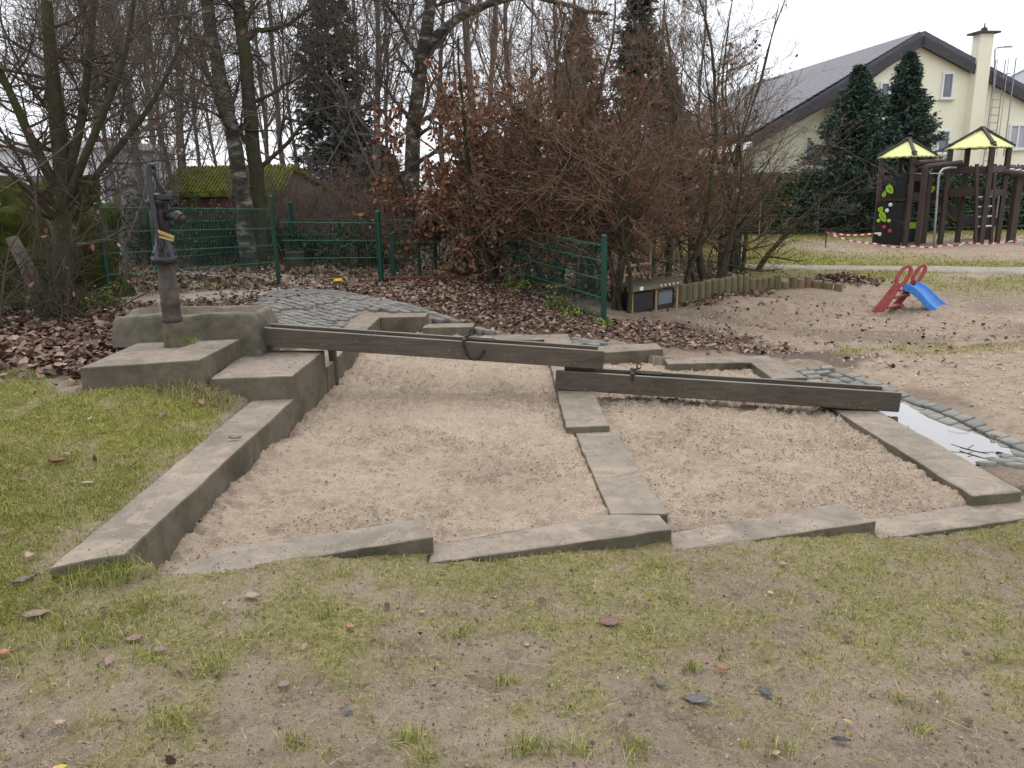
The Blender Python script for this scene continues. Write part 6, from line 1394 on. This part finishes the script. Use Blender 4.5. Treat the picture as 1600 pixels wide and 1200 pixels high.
ground_leaf('pale brown leaf in the grass below the middle left beam', 395, 950, 0, .07, .6, (.27, .20, .15), -.3, .3)
ground_leaf('orange leaf in the grass below the end of the left front beam', 548, 992, -.02, .045, .55, (.30, .14, .08), -.7, .35)
ground_leaf('small tan leaf in the soil below the left front beam', 660, 952, -.02, .03, .55, TAN, .3, .3)
ground_leaf('mauve leaf in the bottom soil left of the middle', 444, 1066, .02, .045, .65, (.20, .12, .10), .8, .3)
ground_leaf('dark slate leaf in the bottom soil at the middle', 542, 1112, 0, .045, .5, (.09, .09, .10), -.4, .3)
ground_leaf('yellow brown leaf among leaves at the far puddle edge', 1557, 682, -.14, .10, .6, (.33, .27, .08), .6, .5)
ground_leaf('dark wet leaf beside the yellow brown one at the puddle', 1540, 690, -.14, .09, .6, (.07, .045, .04), -.2, .4)
ground_leaf('reddish wet leaf above the others at the puddle', 1533, 681, -.14, .08, .5, (.16, .08, .065), .1, .4)
# a dry straw and a few sticks
def stick(label, a, b, r, mat, k=3, br=0):
    r_ = random.Random(label); a = Vector(a); b = Vector(b); mb = MB(); pts = [a+(b-a)*(i/k)+Vector((r_.uniform(-1, 1), r_.uniform(-1, 1), 0))*(b-a).length*.04*(0 < i < k) for i in range(k+1)]; mb.tube(pts, [r]*k+[r*.5], 6)
    for q in range(br):
        p = pts[1+q % (k-1)]; mb.tube([p, p+Vector((r_.uniform(-.08, .08), r_.uniform(-.08, .08), .012))], r*.6, 5)
    return tag(mb.build('stick', M[mat]), label, 'stick', 'loose sticks on the ground')
a = gp(1470, 1128, -.15); b = gp(1516, 1146, -.15); stick('pale dry straw stalk lying in the soil at the lower right', (a[0], a[1], gz(a[0], a[1])+.012), (b[0], b[1], gz(b[0], b[1])+.008), .0022, 'pale_wood')
a = gp(1500, 700, -.14); b = gp(1545, 712, -.14); stick('small forked twig standing in the puddle', (a[0], a[1], -.135), (b[0], b[1], -.13), .005, 'twig_dark', 4, 4)
a = gp(430, 488, .2); b = gp(470, 484, .2); stick('thin stick on the paving beside the trough', (a[0], a[1], .26), (b[0], b[1], .255), .008, 'twig_dark', 3, 2)
a = gp(483, 491, .2); mb = MB(); mb.lathe([(.05, 0), (.055, .03), (.03, .06), (.01, .065)], (a[0], a[1], .23), 7); tag(mb.build('stone', M['trough']), 'small dark stone on the paving behind the upper gutter', 'stone')
a = gp(255, 590, .36); mb = MB(); mb.lathe([(.09, -.03), (.085, .03), (.05, .055), (.01, .06)], (a[0], a[1]-.06, gz(a[0], a[1])), 9); o = mb.build('stone', M['concrete'], None, smooth=True); tag(o, 'pale flat stone in the grass before the highest concrete step', 'stone')
# heap of leaves on the far lawn
x0, y0, _ = gp(1318, 432, 0); rng = np.random.default_rng(9); n = 700; x = x0+rng.normal(0, .28, n); y = y0+rng.normal(0, .2, n); V, Q = oval_leaves(np.stack((x, y, gsample(Z, x, y)+.02+.12*np.exp(-((x-x0)/.3)**2-((y-y0)/.22)**2)*rng.random(n)), -1), rng.uniform(.06, .1, n), rng, (0, 0, 1), .7)
tag(link('leaf_heap', mesh_np('leaf_heap', V, Q, None, [M['litter']])), kind='stuff')

print('tris', sum(len(o.data.loop_triangles) if not o.data.calc_loop_triangles() else 0 for o in {o.data.name: o for o in scene.objects if o.type == 'MESH'}.values()))
